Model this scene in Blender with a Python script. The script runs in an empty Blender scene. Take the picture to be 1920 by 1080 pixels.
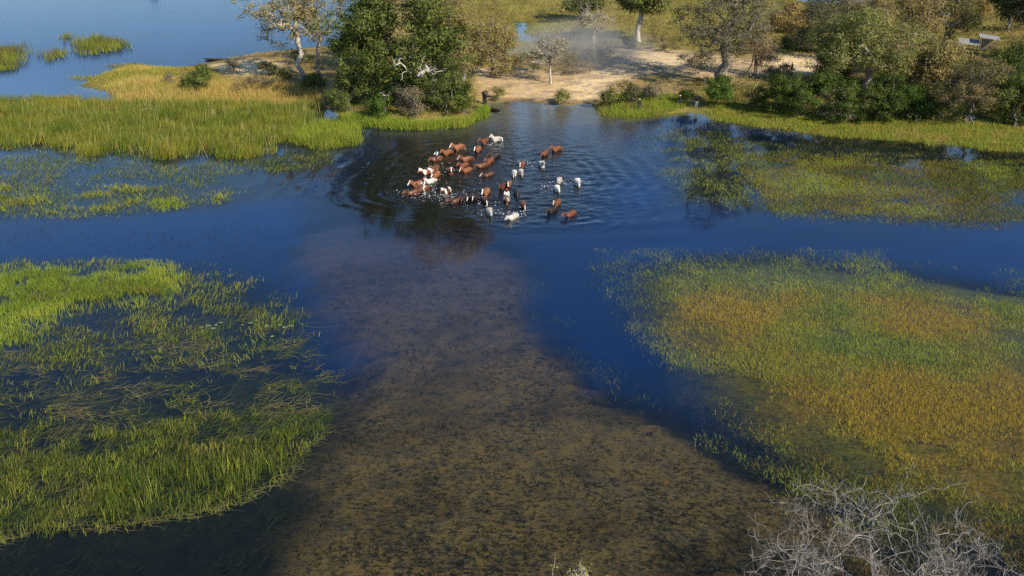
import bpy, math, random
import numpy as np
from mathutils import Vector, Matrix

# ------------------------------------------------------------------ camera, sky, sun, exposure
scene = bpy.context.scene
COL = scene.collection
CAM_H, PITCH, LENS = 32.7, math.radians(22.9), 35.0
FPX = 1920 * LENS / 36.0
cam = bpy.data.objects.new("camera", bpy.data.cameras.new("camera"))
COL.objects.link(cam)
cam.location = (0, 0, CAM_H)
cam.rotation_euler = (math.pi / 2 - PITCH, 0, 0)
cam.data.lens, cam.data.sensor_width = LENS, 36.0
cam.data.clip_start, cam.data.clip_end = 0.5, 9000
scene.camera = cam
SUN_EL, SUN_AZ = math.radians(33), math.radians(137)      # azimuth clockwise from +Y: behind the camera, to the right
world = bpy.data.worlds.new("World")
scene.world = world
world.use_nodes = True
wn = world.node_tree
bg = wn.nodes["Background"]
sky = wn.nodes.new("ShaderNodeTexSky")
sky.sky_type = 'NISHITA'
sky.sun_disc = False
sky.sun_elevation, sky.sun_rotation = SUN_EL, SUN_AZ
sky.air_density, sky.dust_density, sky.ozone_density = 1.0, 0.0, 6.0
wn.links.new(sky.outputs[0], bg.inputs[0])
bg.inputs[1].default_value = 0.105
sun = bpy.data.objects.new("sun", bpy.data.lights.new("sun", 'SUN'))
COL.objects.link(sun)
sun.data.energy, sun.data.angle, sun.data.color = 4.2, math.radians(0.5), (1.0, 0.90, 0.74)
sdir = Vector((math.sin(SUN_AZ) * math.cos(SUN_EL), math.cos(SUN_AZ) * math.cos(SUN_EL), math.sin(SUN_EL)))
sun.rotation_euler = sdir.to_track_quat('Z', 'Y').to_euler()
sun.location = (60, -60, 80)
vs = scene.view_settings
vs.view_transform, vs.look, vs.gamma, vs.use_curve_mapping = 'Standard', 'None', 1.0, False
vs.exposure = 0.85
cy = scene.cycles
cy.max_bounces, cy.diffuse_bounces, cy.glossy_bounces, cy.transmission_bounces = 5, 2, 2, 2
cy.transparent_max_bounces = 8
cy.caustics_reflective = cy.caustics_refractive = False
cy.use_denoising = False
cy.use_adaptive_sampling = False
cy.sample_clamp_indirect = 4.0

R = np.random.default_rng(11)

# ------------------------------------------------------------------ helpers
def G(x, y, z=0.0):
    """A place on the plain at height z, read off the survey photograph."""
    u, v = (np.asarray(x, float) - 960) / FPX, (np.asarray(y, float) - 540) / FPX
    dz = -math.sin(PITCH) - v * math.cos(PITCH)
    dy = math.cos(PITCH) - v * math.sin(PITCH)
    t = (CAM_H - z) / -dz
    return np.stack([u * t, dy * t], -1)

def poly(*pts):
    a = np.array(pts, float)
    return G(a[:, 0], a[:, 1])

def sdf(P, pl):
    """signed distance to a polygon, positive inside"""
    P = np.asarray(P, float)
    out = np.empty(len(P))
    a, b = pl, np.roll(pl, -1, 0)
    e = b - a
    ee = (e ** 2).sum(1) + 1e-9
    for s in range(0, len(P), 40000):
        p = P[s:s + 40000]
        w = p[:, None, :] - a[None]
        t = np.clip((w * e[None]).sum(2) / ee, 0, 1)
        d = np.sqrt(((w - t[..., None] * e[None]) ** 2).sum(2).min(1))
        c = (a[None, :, 1] > p[:, None, 1]) != (b[None, :, 1] > p[:, None, 1])
        with np.errstate(divide='ignore', invalid='ignore'):
            xi = a[None, :, 0] + (p[:, None, 1] - a[None, :, 1]) / (e[None, :, 1] + 1e-12) * e[None, :, 0]
        ins = (c & (p[:, None, 0] < xi)).sum(1) % 2 == 1
        out[s:s + 40000] = np.where(ins, d, -d)
    return out

def _h(i, j, s):
    n = (i.astype(np.int64) * 374761393 + j.astype(np.int64) * 668265263 + s * 2246822519) & 0xffffffff
    n = ((n ^ (n >> 13)) * 1274126177) & 0xffffffff
    return ((n ^ (n >> 16)) & 0xffff) / 65535.0

def vnoise(x, y, s=0):
    i, j = np.floor(x), np.floor(y)
    fx, fy = x - i, y - j
    fx, fy = fx * fx * (3 - 2 * fx), fy * fy * (3 - 2 * fy)
    a, b, c, d = _h(i, j, s), _h(i + 1, j, s), _h(i, j + 1, s), _h(i + 1, j + 1, s)
    return (a * (1 - fx) + b * fx) * (1 - fy) + (c * (1 - fx) + d * fx) * fy

def fbm(x, y, s=0, o=3):
    r, amp, t = 0, 1.0, 0
    for k in range(o):
        r = r + amp * vnoise(x * 2 ** k, y * 2 ** k, s + k * 7)
        t += amp
        amp *= .55
    return r / t

def sstep(a, b, x):
    t = np.clip((x - a) / (b - a), 0, 1)
    return t * t * (3 - 2 * t)

def mesh_np(name, V, tris=None, quads=None, attrs=None, smooth=False):
    me = bpy.data.meshes.new(name)
    V = np.ascontiguousarray(V, np.float32).reshape(-1, 3)
    parts, starts, n = [], [], 0
    for f, k in ((quads, 4), (tris, 3)):
        if f is not None and len(f):
            f = np.asarray(f, np.int32).reshape(-1, k)
            parts.append(f.ravel())
            starts.append(n + np.arange(len(f)) * k)
            n += f.size
    L, S = np.concatenate(parts), np.concatenate(starts).astype(np.int32)
    me.vertices.add(len(V)); me.vertices.foreach_set("co", V.ravel())
    me.loops.add(len(L)); me.loops.foreach_set("vertex_index", L)
    me.polygons.add(len(S)); me.polygons.foreach_set("loop_start", S)
    me.polygons.foreach_set("use_smooth", np.full(len(S), smooth))
    for k, c in (attrs or {}).items():
        c = np.asarray(c, np.float32)
        if c.ndim == 1:
            at = me.attributes.new(k, 'FLOAT', 'POINT'); at.data.foreach_set("value", c)
        else:
            c4 = np.ones((len(V), 4), np.float32); c4[:, :3] = c
            at = me.attributes.new(k, 'FLOAT_COLOR', 'POINT'); at.data.foreach_set("color", c4.ravel())
    me.update(calc_edges=True)
    return me

def link(name, data, parent=None, mat=None, loc=None):
    o = bpy.data.objects.new(name, data)
    COL.objects.link(o)
    if parent is not None:
        o.parent = parent
    if mat is not None and data is not None and not data.materials:
        data.materials.append(mat)
    if loc is not None:
        o.location = loc
    return o

def tag(o, label, cat=None, group=None, kind=None):
    o["label"] = label
    if cat: o["category"] = cat
    if group: o["group"] = group
    if kind: o["kind"] = kind
    return o

def nodes_mat(name):
    m = bpy.data.materials.new(name)
    m.use_nodes = True
    nt = m.node_tree
    nt.nodes.clear()
    out = nt.nodes.new("ShaderNodeOutputMaterial")
    def N(t, **kw):
        n = nt.nodes.new("ShaderNode" + t)
        for k, v in kw.items():
            setattr(n, k, v)
        return n
    return m, nt, out, N, nt.links.new

def math_node(N, L, op, a, b=None, clamp=False):
    n = N("Math", operation=op); n.use_clamp = clamp
    for i, v in enumerate((a, b)):
        if v is None: continue
        if isinstance(v, (int, float)): n.inputs[i].default_value = v
        else: L(v, n.inputs[i])
    return n.outputs[0]

def mix_col(N, L, f, a, b, mode='MIX'):
    n = N("MixRGB", blend_type=mode)
    for i, v in enumerate((f, a, b)):
        if isinstance(v, (int, float)): n.inputs[i].default_value = v
        elif isinstance(v, tuple): n.inputs[i].default_value = (*v, 1)
        else: L(v, n.inputs[i])
    return n.outputs[0]

def leaf_mat(name, trans=0.3, gloss=0.0):
    """diffuse + translucent sheet coloured by its own per-leaf colour attribute"""
    m, nt, out, N, L = nodes_mat(name)
    a = N("Attribute", attribute_name="col")
    d, t, mx = N("BsdfDiffuse"), N("BsdfTranslucent"), N("MixShader")
    L(a.outputs["Color"], d.inputs[0]); L(a.outputs["Color"], t.inputs[0])
    mx.inputs[0].default_value = trans
    L(d.outputs[0], mx.inputs[1]); L(t.outputs[0], mx.inputs[2])
    L(mx.outputs[0], out.inputs[0])
    return m

def rough_mat(name, c1, c2, scale=8.0, rough=.85, bump=.3):
    m, nt, out, N, L = nodes_mat(name)
    p = N("BsdfPrincipled"); p.inputs["Roughness"].default_value = rough
    p.inputs["Specular IOR Level"].default_value = .2
    tc, nz = N("TexCoord"), N("TexNoise")
    nz.inputs["Scale"].default_value = scale; nz.inputs["Detail"].default_value = 5
    L(tc.outputs["Object"], nz.inputs["Vector"])
    rp = N("ValToRGB"); rp.color_ramp.elements[0].position = .35; rp.color_ramp.elements[1].position = .68
    rp.color_ramp.elements[0].color = (*c1, 1); rp.color_ramp.elements[1].color = (*c2, 1)
    L(nz.outputs["Fac"], rp.inputs[0]); L(rp.outputs[0], p.inputs["Base Color"])
    b = N("Bump"); b.inputs["Strength"].default_value = bump; b.inputs["Distance"].default_value = .05
    L(nz.outputs["Fac"], b.inputs["Height"]); L(b.outputs[0], p.inputs["Normal"])
    L(p.outputs[0], out.inputs[0])
    return m

# ------------------------------------------------------------------ the lie of the land
MAIN_LAND = poly((600, 190), (618, 205), (640, 218), (700, 233), (800, 238), (880, 230), (912, 208), (900, 192), (945, 192), (1000, 190), (1030, 196), (1080, 196), (1112, 192),
                 (1122, 214), (1180, 222), (1240, 214), (1290, 208), (1350, 222), (1420, 235), (1550, 249), (1700, 260), (1920, 282), (2300, 312), (3200, 340), (4200, 100), (3400, -150),
                 (1000, -150), (760, -90), (690, -10), (655, 55), (640, 84), (560, 92), (480, 101), (440, 108), (390, 118), (330, 128), (250, 122), (190, 138), (150, 160), (230, 180), (420, 188))
FAR_LAKE = poly((1480, -2), (1530, 10), (1620, 4), (1700, -8), (1650, -20), (1480, -20))
POOL = poly((962, 42), (986, 40), (990, 55), (982, 62), (1004, 68), (1030, 74), (1020, 80), (980, 78), (955, 75), (968, 60))
SAND = poly((893, 140), (930, 132), (985, 140), (1030, 150), (1080, 140), (1120, 122), (1150, 112), (1135, 98), (1180, 96), (1240, 104), (1330, 112), (1400, 122), (1440, 112), (1500, 106), (1590, 126),
            (1575, 152), (1480, 156), (1440, 148), (1380, 168), (1300, 158), (1230, 152), (1170, 160), (1135, 178), (1115, 196), (1000, 198), (930, 196), (890, 190))
PALE_SAND = [poly((400, 128), (470, 118), (545, 128), (540, 145), (470, 150), (410, 146)), poly((1060, 160), (1120, 140), (1165, 140), (1150, 165), (1120, 195), (1060, 186)), poly((1450, 118), (1500, 110), (1585, 130), (1570, 150), (1500, 150), (1440, 142)),
             poly((1130, 120), (1180, 104), (1300, 118), (1330, 138), (1230, 136))]
PLUME = poly((575, 420), (660, 408), (760, 420), (940, 440), (990, 470), (992, 540), (1030, 610), (1115, 700), (1215, 775), (1340, 840), (1500, 905), (1620, 1000), (1800, 1180), (2000, 1500),
             (400, 1500), (520, 1100), (585, 940), (615, 840), (648, 720), (640, 650), (598, 560), (560, 480))
FORD = poly((880, 185), (1125, 185), (1200, 230), (1190, 290), (1110, 400), (1000, 425), (900, 460), (700, 450), (600, 400), (590, 340), (660, 290), (700, 250), (800, 240))
CHANNEL = poly((1040, 520), (1100, 545), (1190, 635), (1300, 740), (1400, 812), (1520, 872), (1500, 892), (1370, 850), (1260, 778), (1160, 690), (1075, 610))
WEED_L = poly((-400, 480), (150, 488), (360, 500), (520, 530), (600, 620), (625, 720), (612, 800), (545, 890), (405, 965), (200, 995), (-30, 1015), (-600, 1100))
WEED_R = poly((1170, 505), (1310, 472), (1450, 470), (1700, 495), (1920, 530), (2600, 560), (2900, 1000), (1920, 1000), (1650, 930), (1490, 865), (1370, 790), (1280, 700), (1200, 590))
WEED_FR = poly((1250, 235), (1920, 285), (2600, 300), (2700, 460), (1920, 428), (1600, 415), (1400, 400), (1260, 380), (1210, 300))
WEED_FL = poly((-300, 190), (150, 178), (430, 190), (610, 192), (660, 232), (680, 270), (600, 330), (560, 370), (420, 390), (200, 410), (-300, 430))

def terrain(P):
    """height and masks at points P (n,2)"""
    x, y = P[:, 0], P[:, 1]
    wob = (fbm(x / 5, y / 5, 3) - .5) * 3.0
    dl = np.maximum(sdf(P, MAIN_LAND), -1e9) + wob * .55
    dl = np.minimum(dl, -(sdf(P, POOL) + wob * .3))
    dl = np.minimum(dl, -(sdf(P, FAR_LAKE) + wob))
    far_out = np.maximum(np.abs(x) - 420, y - 700) / 40.0
    brk = (fbm(x / 2.6, y / 2.6, 61, 3) - .5) * 4.0
    pl = sstep(-1.6, 1.8, sdf(P, PLUME) + wob + brk)
    fd = sstep(-5, 6, sdf(P, FORD) + wob)
    wd = np.maximum.reduce([sstep(-2.5, 3, sdf(P, q) + wob) for q in (WEED_L, WEED_R, WEED_FR, WEED_FL)])
    depth = np.interp(y, [40, 48, 64], [.6, .9, 1.75])
    depth = depth * (1 - pl) + np.interp(y, [60, 90], [.5, .85]) * pl
    wr = sstep(-3, 5, sdf(P, WEED_R) + wob + brk)
    depth = depth * (1 - wd) + (.55 - .2 * wr) * wd
    ch = sstep(-1.0, 1.2, sdf(P, CHANNEL) + brk * .3)
    depth = depth * (1 - ch) + 1.7 * ch
    fdep = np.interp(y, [90, 98, 108, 120, 140, 160], [1.2, 1.12, 1.0, .85, .55, .15])
    depth = depth * (1 - fd) + fdep * fd
    und = (fbm(x / 9, y / 9, 21) - .5)
    z_land = .06 + 1.0 * (1 - np.exp(-np.maximum(dl, 0) / 7)) + und * .5 * sstep(1, 8, dl)
    z_bed = -depth * (1 - np.exp(np.minimum(dl, 0) / 4.0)) - .02 + und * .15 * sstep(0, -6, dl)
    w = sstep(-.5, .5, dl)
    return z_bed * (1 - w) + z_land * w, dl, pl, wd, fd, depth

def orange(P):
    """the rusty drifts across the near right meadow"""
    w_ = np.maximum.reduce([sstep(-4, 4, sdf(P, q) + (fbm(P[:, 0] / 5, P[:, 1] / 5, 91, 4) - .5) * 12) for q in (
        poly((1210, 565), (1350, 550), (1500, 590), (1490, 625), (1330, 650), (1230, 630)), poly((1660, 565), (1780, 560), (1900, 600), (1860, 645), (1720, 640)),
        poly((1360, 700), (1550, 690), (1750, 680), (2100, 700), (2100, 900), (1800, 900), (1560, 840), (1420, 790)))])
    return np.clip(w_ * .85 + .08 + np.random.default_rng(6).normal(0, .16, len(P)), 0, 1)

def zat(x, y):
    return float(terrain(np.array([[x, y]], float))[0][0])

# ground sheet: fine near the river, coarse out to the horizon
def grid(xs, ys):
    X, Y = np.meshgrid(xs, ys)
    nx, ny = len(xs), len(ys)
    i = np.arange((ny - 1) * (nx - 1))
    a = (i // (nx - 1)) * nx + i % (nx - 1)
    return np.stack([X.ravel(), Y.ravel()], 1), np.stack([a, a + 1, a + nx + 1, a + nx], 1)

out_x = np.array([200, 240, 300, 400, 600, 1000, 2000, 4000.])
gx = np.concatenate([-out_x[::-1], np.arange(-170, 170.1, 1.3), out_x])
gy = np.concatenate([np.array([-2000, -600, -200, -80, -30, 0, 12, 20.]), np.arange(26, 330, 1.3), np.array([340, 360, 400, 460, 560, 700, 1000, 1800, 4000, 7000.])])
P, Q = grid(gx, gy)
z, dl, pl, wd, fd, depth = terrain(P)
x, y = P[:, 0], P[:, 1]
n1, n2 = fbm(x / 6, y / 6, 40), fbm(x / 2.2, y / 2.2, 50)
def lerp(a, b, t):
    return a * (1 - t)[:, None] + b * t[:, None]
C = lambda *c: np.array(c, float)[None, :]
land = lerp(C(.15, .12, .05), C(.30, .22, .085), sstep(.3, .7, n1))
meadow = sstep(168, 200, y) * sstep(-10, 20, x + 25)
land = lerp(land, lerp(C(.16, .17, .045), C(.27, .21, .06), n2), meadow * .8)
sa = sstep(-1.5, 1.5, sdf(P, SAND) + (n2 - .5) * 5)
land = lerp(land, lerp(C(.43, .32, .19), C(.55, .42, .26), n2), sa)
for q in PALE_SAND:
    land = lerp(land, C(.66, .52, .33) + 0 * land, sstep(-2, 2.5, sdf(P, q) + (n2 - .5) * 3))
rut = sstep(.52, .66, fbm(x / 3.5, y / 1.6, 71, 4)) * sa
land = land * (1 - .38 * rut)[:, None]
land = lerp(land, C(.09, .065, .04), sa * sstep(2.2, .3, dl + (n2 - .5) * 2) * .9)
marsh = sstep(3.5, 0, dl) * sstep(0, 1, 1 - sa)
marsh = np.maximum(marsh, sstep(9, 4, dl) * sstep(20, 32, x) * (1 - sa))
land = lerp(land, C(.17, .165, .04), marsh * .75)
bed = lerp(C(.005, .007, .010), C(.008, .011, .012), n1)
tone = sstep(52, 95, y)
plume = lerp(lerp(C(.100, .070, .040), C(.135, .088, .040), n1), C(.080, .060, .072), tone)
bed = lerp(bed, plume, pl)
bed = lerp(bed, C(.19, .16, .14), fd * .9 * sstep(112, 140, y))
bed = lerp(bed, C(.016, .020, .012), wd * .9)
bed = lerp(bed, C(.006, .009, .012), sstep(-2, 2, sdf(P, WEED_L)))
mat_r = sstep(-3, 6, sdf(P, WEED_R) + (fbm(x / 2.6, y / 2.6, 61, 3) - .5) * 6)
og = orange(P)
bed = lerp(bed, lerp(lerp(C(.075, .085, .018), C(.12, .12, .028), n1), C(.21, .13, .016), og), mat_r * (.55 + .45 * n1))
bed = lerp(bed, C(.006, .009, .012), sstep(-1, 1, sdf(P, CHANNEL)))
mat_l = sstep(-2, 3, sdf(P, WEED_L)) * sstep(.55, .7, n1)
bed = lerp(bed, C(.03, .036, .012), mat_l * .6)
patch = sstep(.5, .66, fbm(x / 4.5, y / 3, 64, 4)) * pl
bed = bed * (1 - .35 * patch)[:, None]
w = sstep(-1.2, .2, dl)
base = lerp(bed, land, w)
speck_bed = lerp(C(.008, .011, .012) + 0 * bed, C(.016, .015, .012), pl)
speck_bed = lerp(speck_bed, bed * .45, mat_r)
speck = lerp(speck_bed, land * .62, w)
# how much of the dark weed covers the bed: more of it towards the deep water and the near shallows
cov = np.interp(y, [40, 60, 75, 90, 110, 140], [.56, .5, .42, .28, .2, .2]) + (n1 - .5) * .35
cov = cov * (1 - w) + (.35 + .15 * sa) * w
ground_me = mesh_np("ground", np.column_stack([P, z]), quads=Q, attrs={"base": base, "speck": speck, "cover": cov}, smooth=True)
m, nt, out, N, L = nodes_mat("ground_and_bed")
p = N("BsdfPrincipled"); p.inputs["Roughness"].default_value = .95; p.inputs["Specular IOR Level"].default_value = .1
geo = N("NewGeometry")
mp = N("Mapping"); mp.inputs["Scale"].default_value = (1.0, 1.5, 1.0); L(geo.outputs["Position"], mp.inputs[0])
nz = N("TexNoise"); nz.inputs["Scale"].default_value = 3.0; nz.inputs["Detail"].default_value = 6; nz.inputs["Roughness"].default_value = .62; nz.inputs["Distortion"].default_value = .6
L(mp.outputs[0], nz.inputs["Vector"])
cv = N("Attribute", attribute_name="cover")
d = math_node(N, L, 'SUBTRACT', nz.outputs["Fac"], math_node(N, L, 'SUBTRACT', .78, math_node(N, L, 'MULTIPLY', cv.outputs["Fac"], .55)))
f = math_node(N, L, 'MULTIPLY', d, 6.5, True)
f.node.use_clamp = True
c = mix_col(N, L, f, N("Attribute", attribute_name="base").outputs["Color"], N("Attribute", attribute_name="speck").outputs["Color"])
nf = N("TexNoise"); nf.inputs["Scale"].default_value = 9; nf.inputs["Detail"].default_value = 4; L(geo.outputs["Position"], nf.inputs["Vector"])
rp = N("ValToRGB"); rp.color_ramp.elements[0].color = (.62, .62, .62, 1); rp.color_ramp.elements[1].color = (1.3, 1.3, 1.3, 1); rp.color_ramp.elements[0].position = .3; rp.color_ramp.elements[1].position = .7
L(nf.outputs["Fac"], rp.inputs[0])
nv = N("TexNoise"); nv.inputs["Scale"].default_value = 1.1; nv.inputs["Detail"].default_value = 5; L(geo.outputs["Position"], nv.inputs["Vector"])
rv = N("ValToRGB"); rv.color_ramp.elements[0].color = (.78, .80, .86, 1); rv.color_ramp.elements[1].color = (1.25, 1.12, .82, 1); rv.color_ramp.elements[0].position = .36; rv.color_ramp.elements[1].position = .62
L(nv.outputs["Fac"], rv.inputs[0])
c = mix_col(N, L, 1.0, c, rv.outputs[0], 'MULTIPLY')
c = mix_col(N, L, 1.0, c, rp.outputs[0], 'MULTIPLY')
L(c, p.inputs["Base Color"])
bp = N("Bump"); bp.inputs["Strength"].default_value = .6; bp.inputs["Distance"].default_value = .12; L(nz.outputs["Fac"], bp.inputs["Height"]); L(bp.outputs[0], p.inputs["Normal"])
L(p.outputs[0], out.inputs[0])
tag(link("ground", ground_me, mat=m), "sandy island and muddy river bed of the flooded delta", kind="structure")

# ------------------------------------------------------------------ the herd's places (needed by the water too)
# photo x, photo y of the body, heading (0 = towards the camera, 90 = towards the left of the photo), coat, pose, label
HORSES = [
 (909, 263, 50, 'bay', 'walk', "dark brown horse beside the white horse at the rear of the herd"),
 (931, 260, 75, 'white', 'high', "large white horse walking last at the rear left of the herd"),
 (896, 278, 35, 'chestnut_blaze', 'walk', "chestnut horse just in front of the large white rear horse"),
 (860, 275, 80, 'chestnut_blaze', 'walk', "white-faced chestnut horse at the far left edge behind the white-shirted rider"),
 (839, 284, 60, 'chestnut', 'walk', "plain chestnut horse directly behind the mounted horse at upper left"),
 (819, 295, 72, 'chestnut', 'low', "chestnut horse carrying the rearmost rider in white shirt"),
 (875, 295, 75, 'chestnut_blaze', 'walk', "orange chestnut horse with white muzzle in the middle of the left group"),
 (870, 306, 70, 'bay', 'walk', "brown horse half hidden behind a chestnut in the left group"),
 (876, 315, 70, 'chestnut_blaze', 'walk', "chestnut horse with white face in front of a half hidden brown horse"),
 (905, 307, 68, 'chestnut', 'low', "light chestnut horse with lowered dark head in mid herd"),
 (918, 299, 55, 'bay', 'walk', "small reddish brown horse tucked behind the light chestnut one"),
 (927, 290, 55, 'black', 'walk', "dark bay horse wading alone below the large white rear horse"),
 (917, 323, 70, 'bay_blaze', 'swim', "brown horse swimming low with white blaze in mid herd"),
 (844, 319, -20, 'chestnut_blaze', 'high', "chestnut horse lifting its white-striped head in the left group"),
 (815, 312, 40, 'chestnut', 'walk', "chestnut horse just below the rearmost rider"),
 (818, 324, 25, 'chestnut_blaze', 'swim', "chestnut horse with pale face low in the water beside the patched horse"),
 (800, 320, 60, 'pinto', 'walk', "dark brown horse with white back patch on the left flank"),
 (808, 336, 75, 'white', 'walk', "white horse following the red-capped rider on the left flank"),
 (784, 343, 70, 'chestnut_blaze', 'walk', "pale-faced chestnut horse beside the red-capped rider"),
 (795, 350, 65, 'bay', 'walk', "reddish brown horse carrying the rider with red cap"),
 (776, 357, 75, 'bay', 'swim', "leading brown horse swimming at the left tip of the herd"),
 (837, 356, 40, 'pinto', 'walk', "brown and white horse in white splashes carrying the dark rider"),
 (858, 372, 70, 'bay', 'swim', "dark brown horse low in the water right of the splashes"),
 (870, 368, 10, 'black', 'low', "black horse hanging its head towards the front beside the splashes"),
 (882, 366, 15, 'black_blaze', 'swim', "black horse with white blaze, left one of a swimming pair"),
 (893, 366, 10, 'black_blaze', 'swim', "black horse with white blaze, right one of a swimming pair"),
 (911, 358, 25, 'chestnut_blaze', 'walk', "bright chestnut horse with white face behind a dark brown one near the front"),
 (909, 373, -10, 'bay_blaze', 'low', "dark brown horse with white blaze in front of a bright chestnut"),
 (918, 395, -10, 'white', 'swim', "white horse swimming head down at the front centre"),
 (954, 342, -5, 'chestnut_blaze', 'walk', "chestnut horse with white blaze behind the central rider"),
 (942, 347, 20, 'bay', 'walk', "brown horse left of the blazed chestnut behind the central rider"),
 (950, 370, 5, 'pinto', 'low', "white and dark horse carrying the central rider in white shirt"),
 (969, 359, 0, 'black', 'low', "black horse right beside the central rider"),
 (981, 382, -10, 'chestnut_blaze', 'low', "chestnut horse with white blaze alone right of the front centre"),
 (962, 403, 45, 'white', 'swim', "white horse swimming foremost in the herd with its flank out"),
 (1035, 391, 55, 'black', 'swim', "dark brown horse swimming at front right below a blazed chestnut"),
 (1044, 378, 40, 'chestnut_blaze', 'walk', "chestnut horse with white blaze behind the dark swimmer at front right"),
 (1070, 398, 55, 'bay', 'swim', "brown horse swimming at the front right corner of the herd"),
 (1048, 336, 10, 'white', 'walk', "white horse, rear one of a pair in line at right"),
 (1045, 351, 5, 'white', 'swim', "white horse, front one of a pair in line at right"),
 (1083, 340, 0, 'white_dark', 'low', "white horse with dark face at the far right of the herd"),
 (1016, 306, -15, 'white_dark', 'high', "grey white horse with dark patch below two chestnuts at rear right"),
 (1021, 285, 35, 'chestnut', 'low', "chestnut horse, front one of two at the rear right"),
 (1043, 277, 70, 'chestnut', 'walk', "chestnut horse, last of two at the rear right corner"),
 (978, 307, 20, 'chestnut_blaze', 'walk', "chestnut horse above two white horses in the middle"),
 (977, 320, 5, 'white_dark', 'low', "white horse with dark face in front of a chestnut in the middle"),
 (964, 322, 5, 'white_dark', 'low', "white horse with dark face, left one of two in the middle"),
]
HPOS = [G(h[0], h[1] + 6) for h in HORSES]
HP = np.array(HPOS)

# ------------------------------------------------------------------ water
def waves(P):
    """wake of the herd: rings from every horse, bow swells running ahead of the front, a breeze ripple"""
    x, y = P[:, 0], P[:, 1]
    z = np.zeros(len(P))
    rr = np.random.default_rng(5)
    dmin = np.full(len(P), 1e9)
    for hx, hy in HP:
        d = np.hypot(x - hx, y - hy)
        dmin = np.minimum(dmin, d)
        lam, ph = rr.uniform(.9, 1.7), rr.uniform(0, 6.28)
        z += .013 * np.exp(-d / 3.0) * np.cos(6.283 * d / lam + ph)
    hull = sdf(P, HULL)
    out = np.maximum(-hull, 0)
    ahead = np.where(x < -1, sstep(103, 98, y), sstep(97, 91, y))               # still water ahead of the front rank
    left, right = sstep(-3, -9, x), sstep(3, 8, x)
    k = 6.283 * out / (1.35 + .05 * out) + (fbm(x / 7, y / 7, 77) - .5) * 7
    z += (.085 * left + .060 * right + .006) * np.exp(-out / 7.5) * sstep(.2, 1.2, out) * np.cos(k) * (1 - ahead) * sstep(126, 116, y)
    sw = np.exp(-((y - 92.5 - .03 * x - .006 * x * x) / 1.3) ** 2) + .7 * np.exp(-((y - 88.7 - .03 * x - .006 * x * x) / 1.5) ** 2)
    z += .028 * sw * sstep(-6, 3, x) * sstep(26, 14, x)                          # long smooth swells right of the middle
    near = np.exp(-out / (4.5 - 3.7 * ahead))
    z += (fbm(x / .9, y / .55, 88, 3) - .5) * .20 * near
    return z

HULL = poly((765, 358), (790, 330), (812, 300), (850, 275), (905, 262), (935, 262), (1020, 285), (1050, 278), (1060, 300), (1092, 342), (1078, 402), (960, 416), (905, 400), (850, 380))
wx = np.linspace(-34, 34, 235)
wy = np.linspace(84, 160, 263)
PW, QW = grid(wx, wy)
fade = sstep(0, 6, np.minimum.reduce([PW[:, 0] + 34, 34 - PW[:, 0], PW[:, 1] - 84, 160 - PW[:, 1]]))
zw = waves(PW) * fade
cx = np.concatenate([-out_x[::-1], np.arange(-170, -34, 2.0), np.arange(-34, 34.01, 2.0), np.arange(36, 171, 2.0), out_x])
cyy = np.concatenate([np.array([-2000, -600, -200, -80, -30, 0, 12, 20.]), np.arange(26, 84, 2.0), np.arange(84, 160.01, 2.0), np.arange(162, 330, 2.0), np.array([340, 360, 400, 460, 560, 700, 1000, 1800, 4000, 7000.])])
PC, QC = grid(cx, cyy)
mid = PC[QC].mean(1)
QC = QC[~((np.abs(mid[:, 0]) < 34) & (mid[:, 1] > 84) & (mid[:, 1] < 160))]
PA = np.concatenate([PW, PC])
ZA = np.concatenate([zw, np.zeros(len(PC))])
tz, tdl, tpl, twd, tfd, tdep = terrain(PA)
murk = 1 - np.exp(-np.maximum(-tz - .4, 0) * .75)
murk = np.maximum(murk, .72 * tfd * sstep(150, 120, PA[:, 1]))
murk *= (1 - .9 * sstep(64, 52, PA[:, 1]) * sstep(-2, -11, PA[:, 0])) * sstep(46, 70, PA[:, 1]) * (.55 + .6 * fbm(PA[:, 0] / 16, PA[:, 1] / 7, 66))
lake = sstep(150, 190, PA[:, 1]) * sstep(-5, -25, PA[:, 0])
rear = sstep(112, 124, PA[:, 1]) * sstep(152, 140, PA[:, 1]) * sstep(22, 10, np.abs(PA[:, 0] - 3))
ruf = np.clip(np.maximum(np.exp(-np.maximum(-sdf(PA, HULL), 0) / 1.5), rear * .6), 0, 1)
water_me = mesh_np("water", np.column_stack([PA, ZA]), quads=np.concatenate([QW, QC + len(PW)]), attrs={"murk": murk, "ruffle": ruf, "breeze": lake, "silt": tfd * sstep(150, 128, PA[:, 1])}, smooth=True)
m, nt, out, N, L = nodes_mat("river_water")
geo = N("NewGeometry")
mp = N("Mapping"); mp.inputs["Scale"].default_value = (1, 1.6, 1); L(geo.outputs["Position"], mp.inputs[0])
n1_ = N("TexNoise"); n1_.inputs["Scale"].default_value = 1.6; n1_.inputs["Detail"].default_value = 5; L(mp.outputs[0], n1_.inputs["Vector"])
rf = N("Attribute", attribute_name="ruffle")
bp = N("Bump"); bp.inputs["Distance"].default_value = 1.0
L(math_node(N, L, 'ADD', math_node(N, L, 'MULTIPLY', math_node(N, L, 'MAXIMUM', rf.outputs["Fac"], math_node(N, L, 'MULTIPLY', N("Attribute", attribute_name="breeze").outputs["Fac"], .25)), .11), .003), bp.inputs["Strength"])
L(n1_.outputs["Fac"], bp.inputs["Height"])
dt = N("VectorMath", operation='DOT_PRODUCT'); L(geo.outputs["Incoming"], dt.inputs[0]); L(bp.outputs[0], dt.inputs[1])
om = math_node(N, L, 'SUBTRACT', 1.0, math_node(N, L, 'ABSOLUTE', dt.outputs["Value"]), True)      # Schlick: the same from above and below
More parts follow.
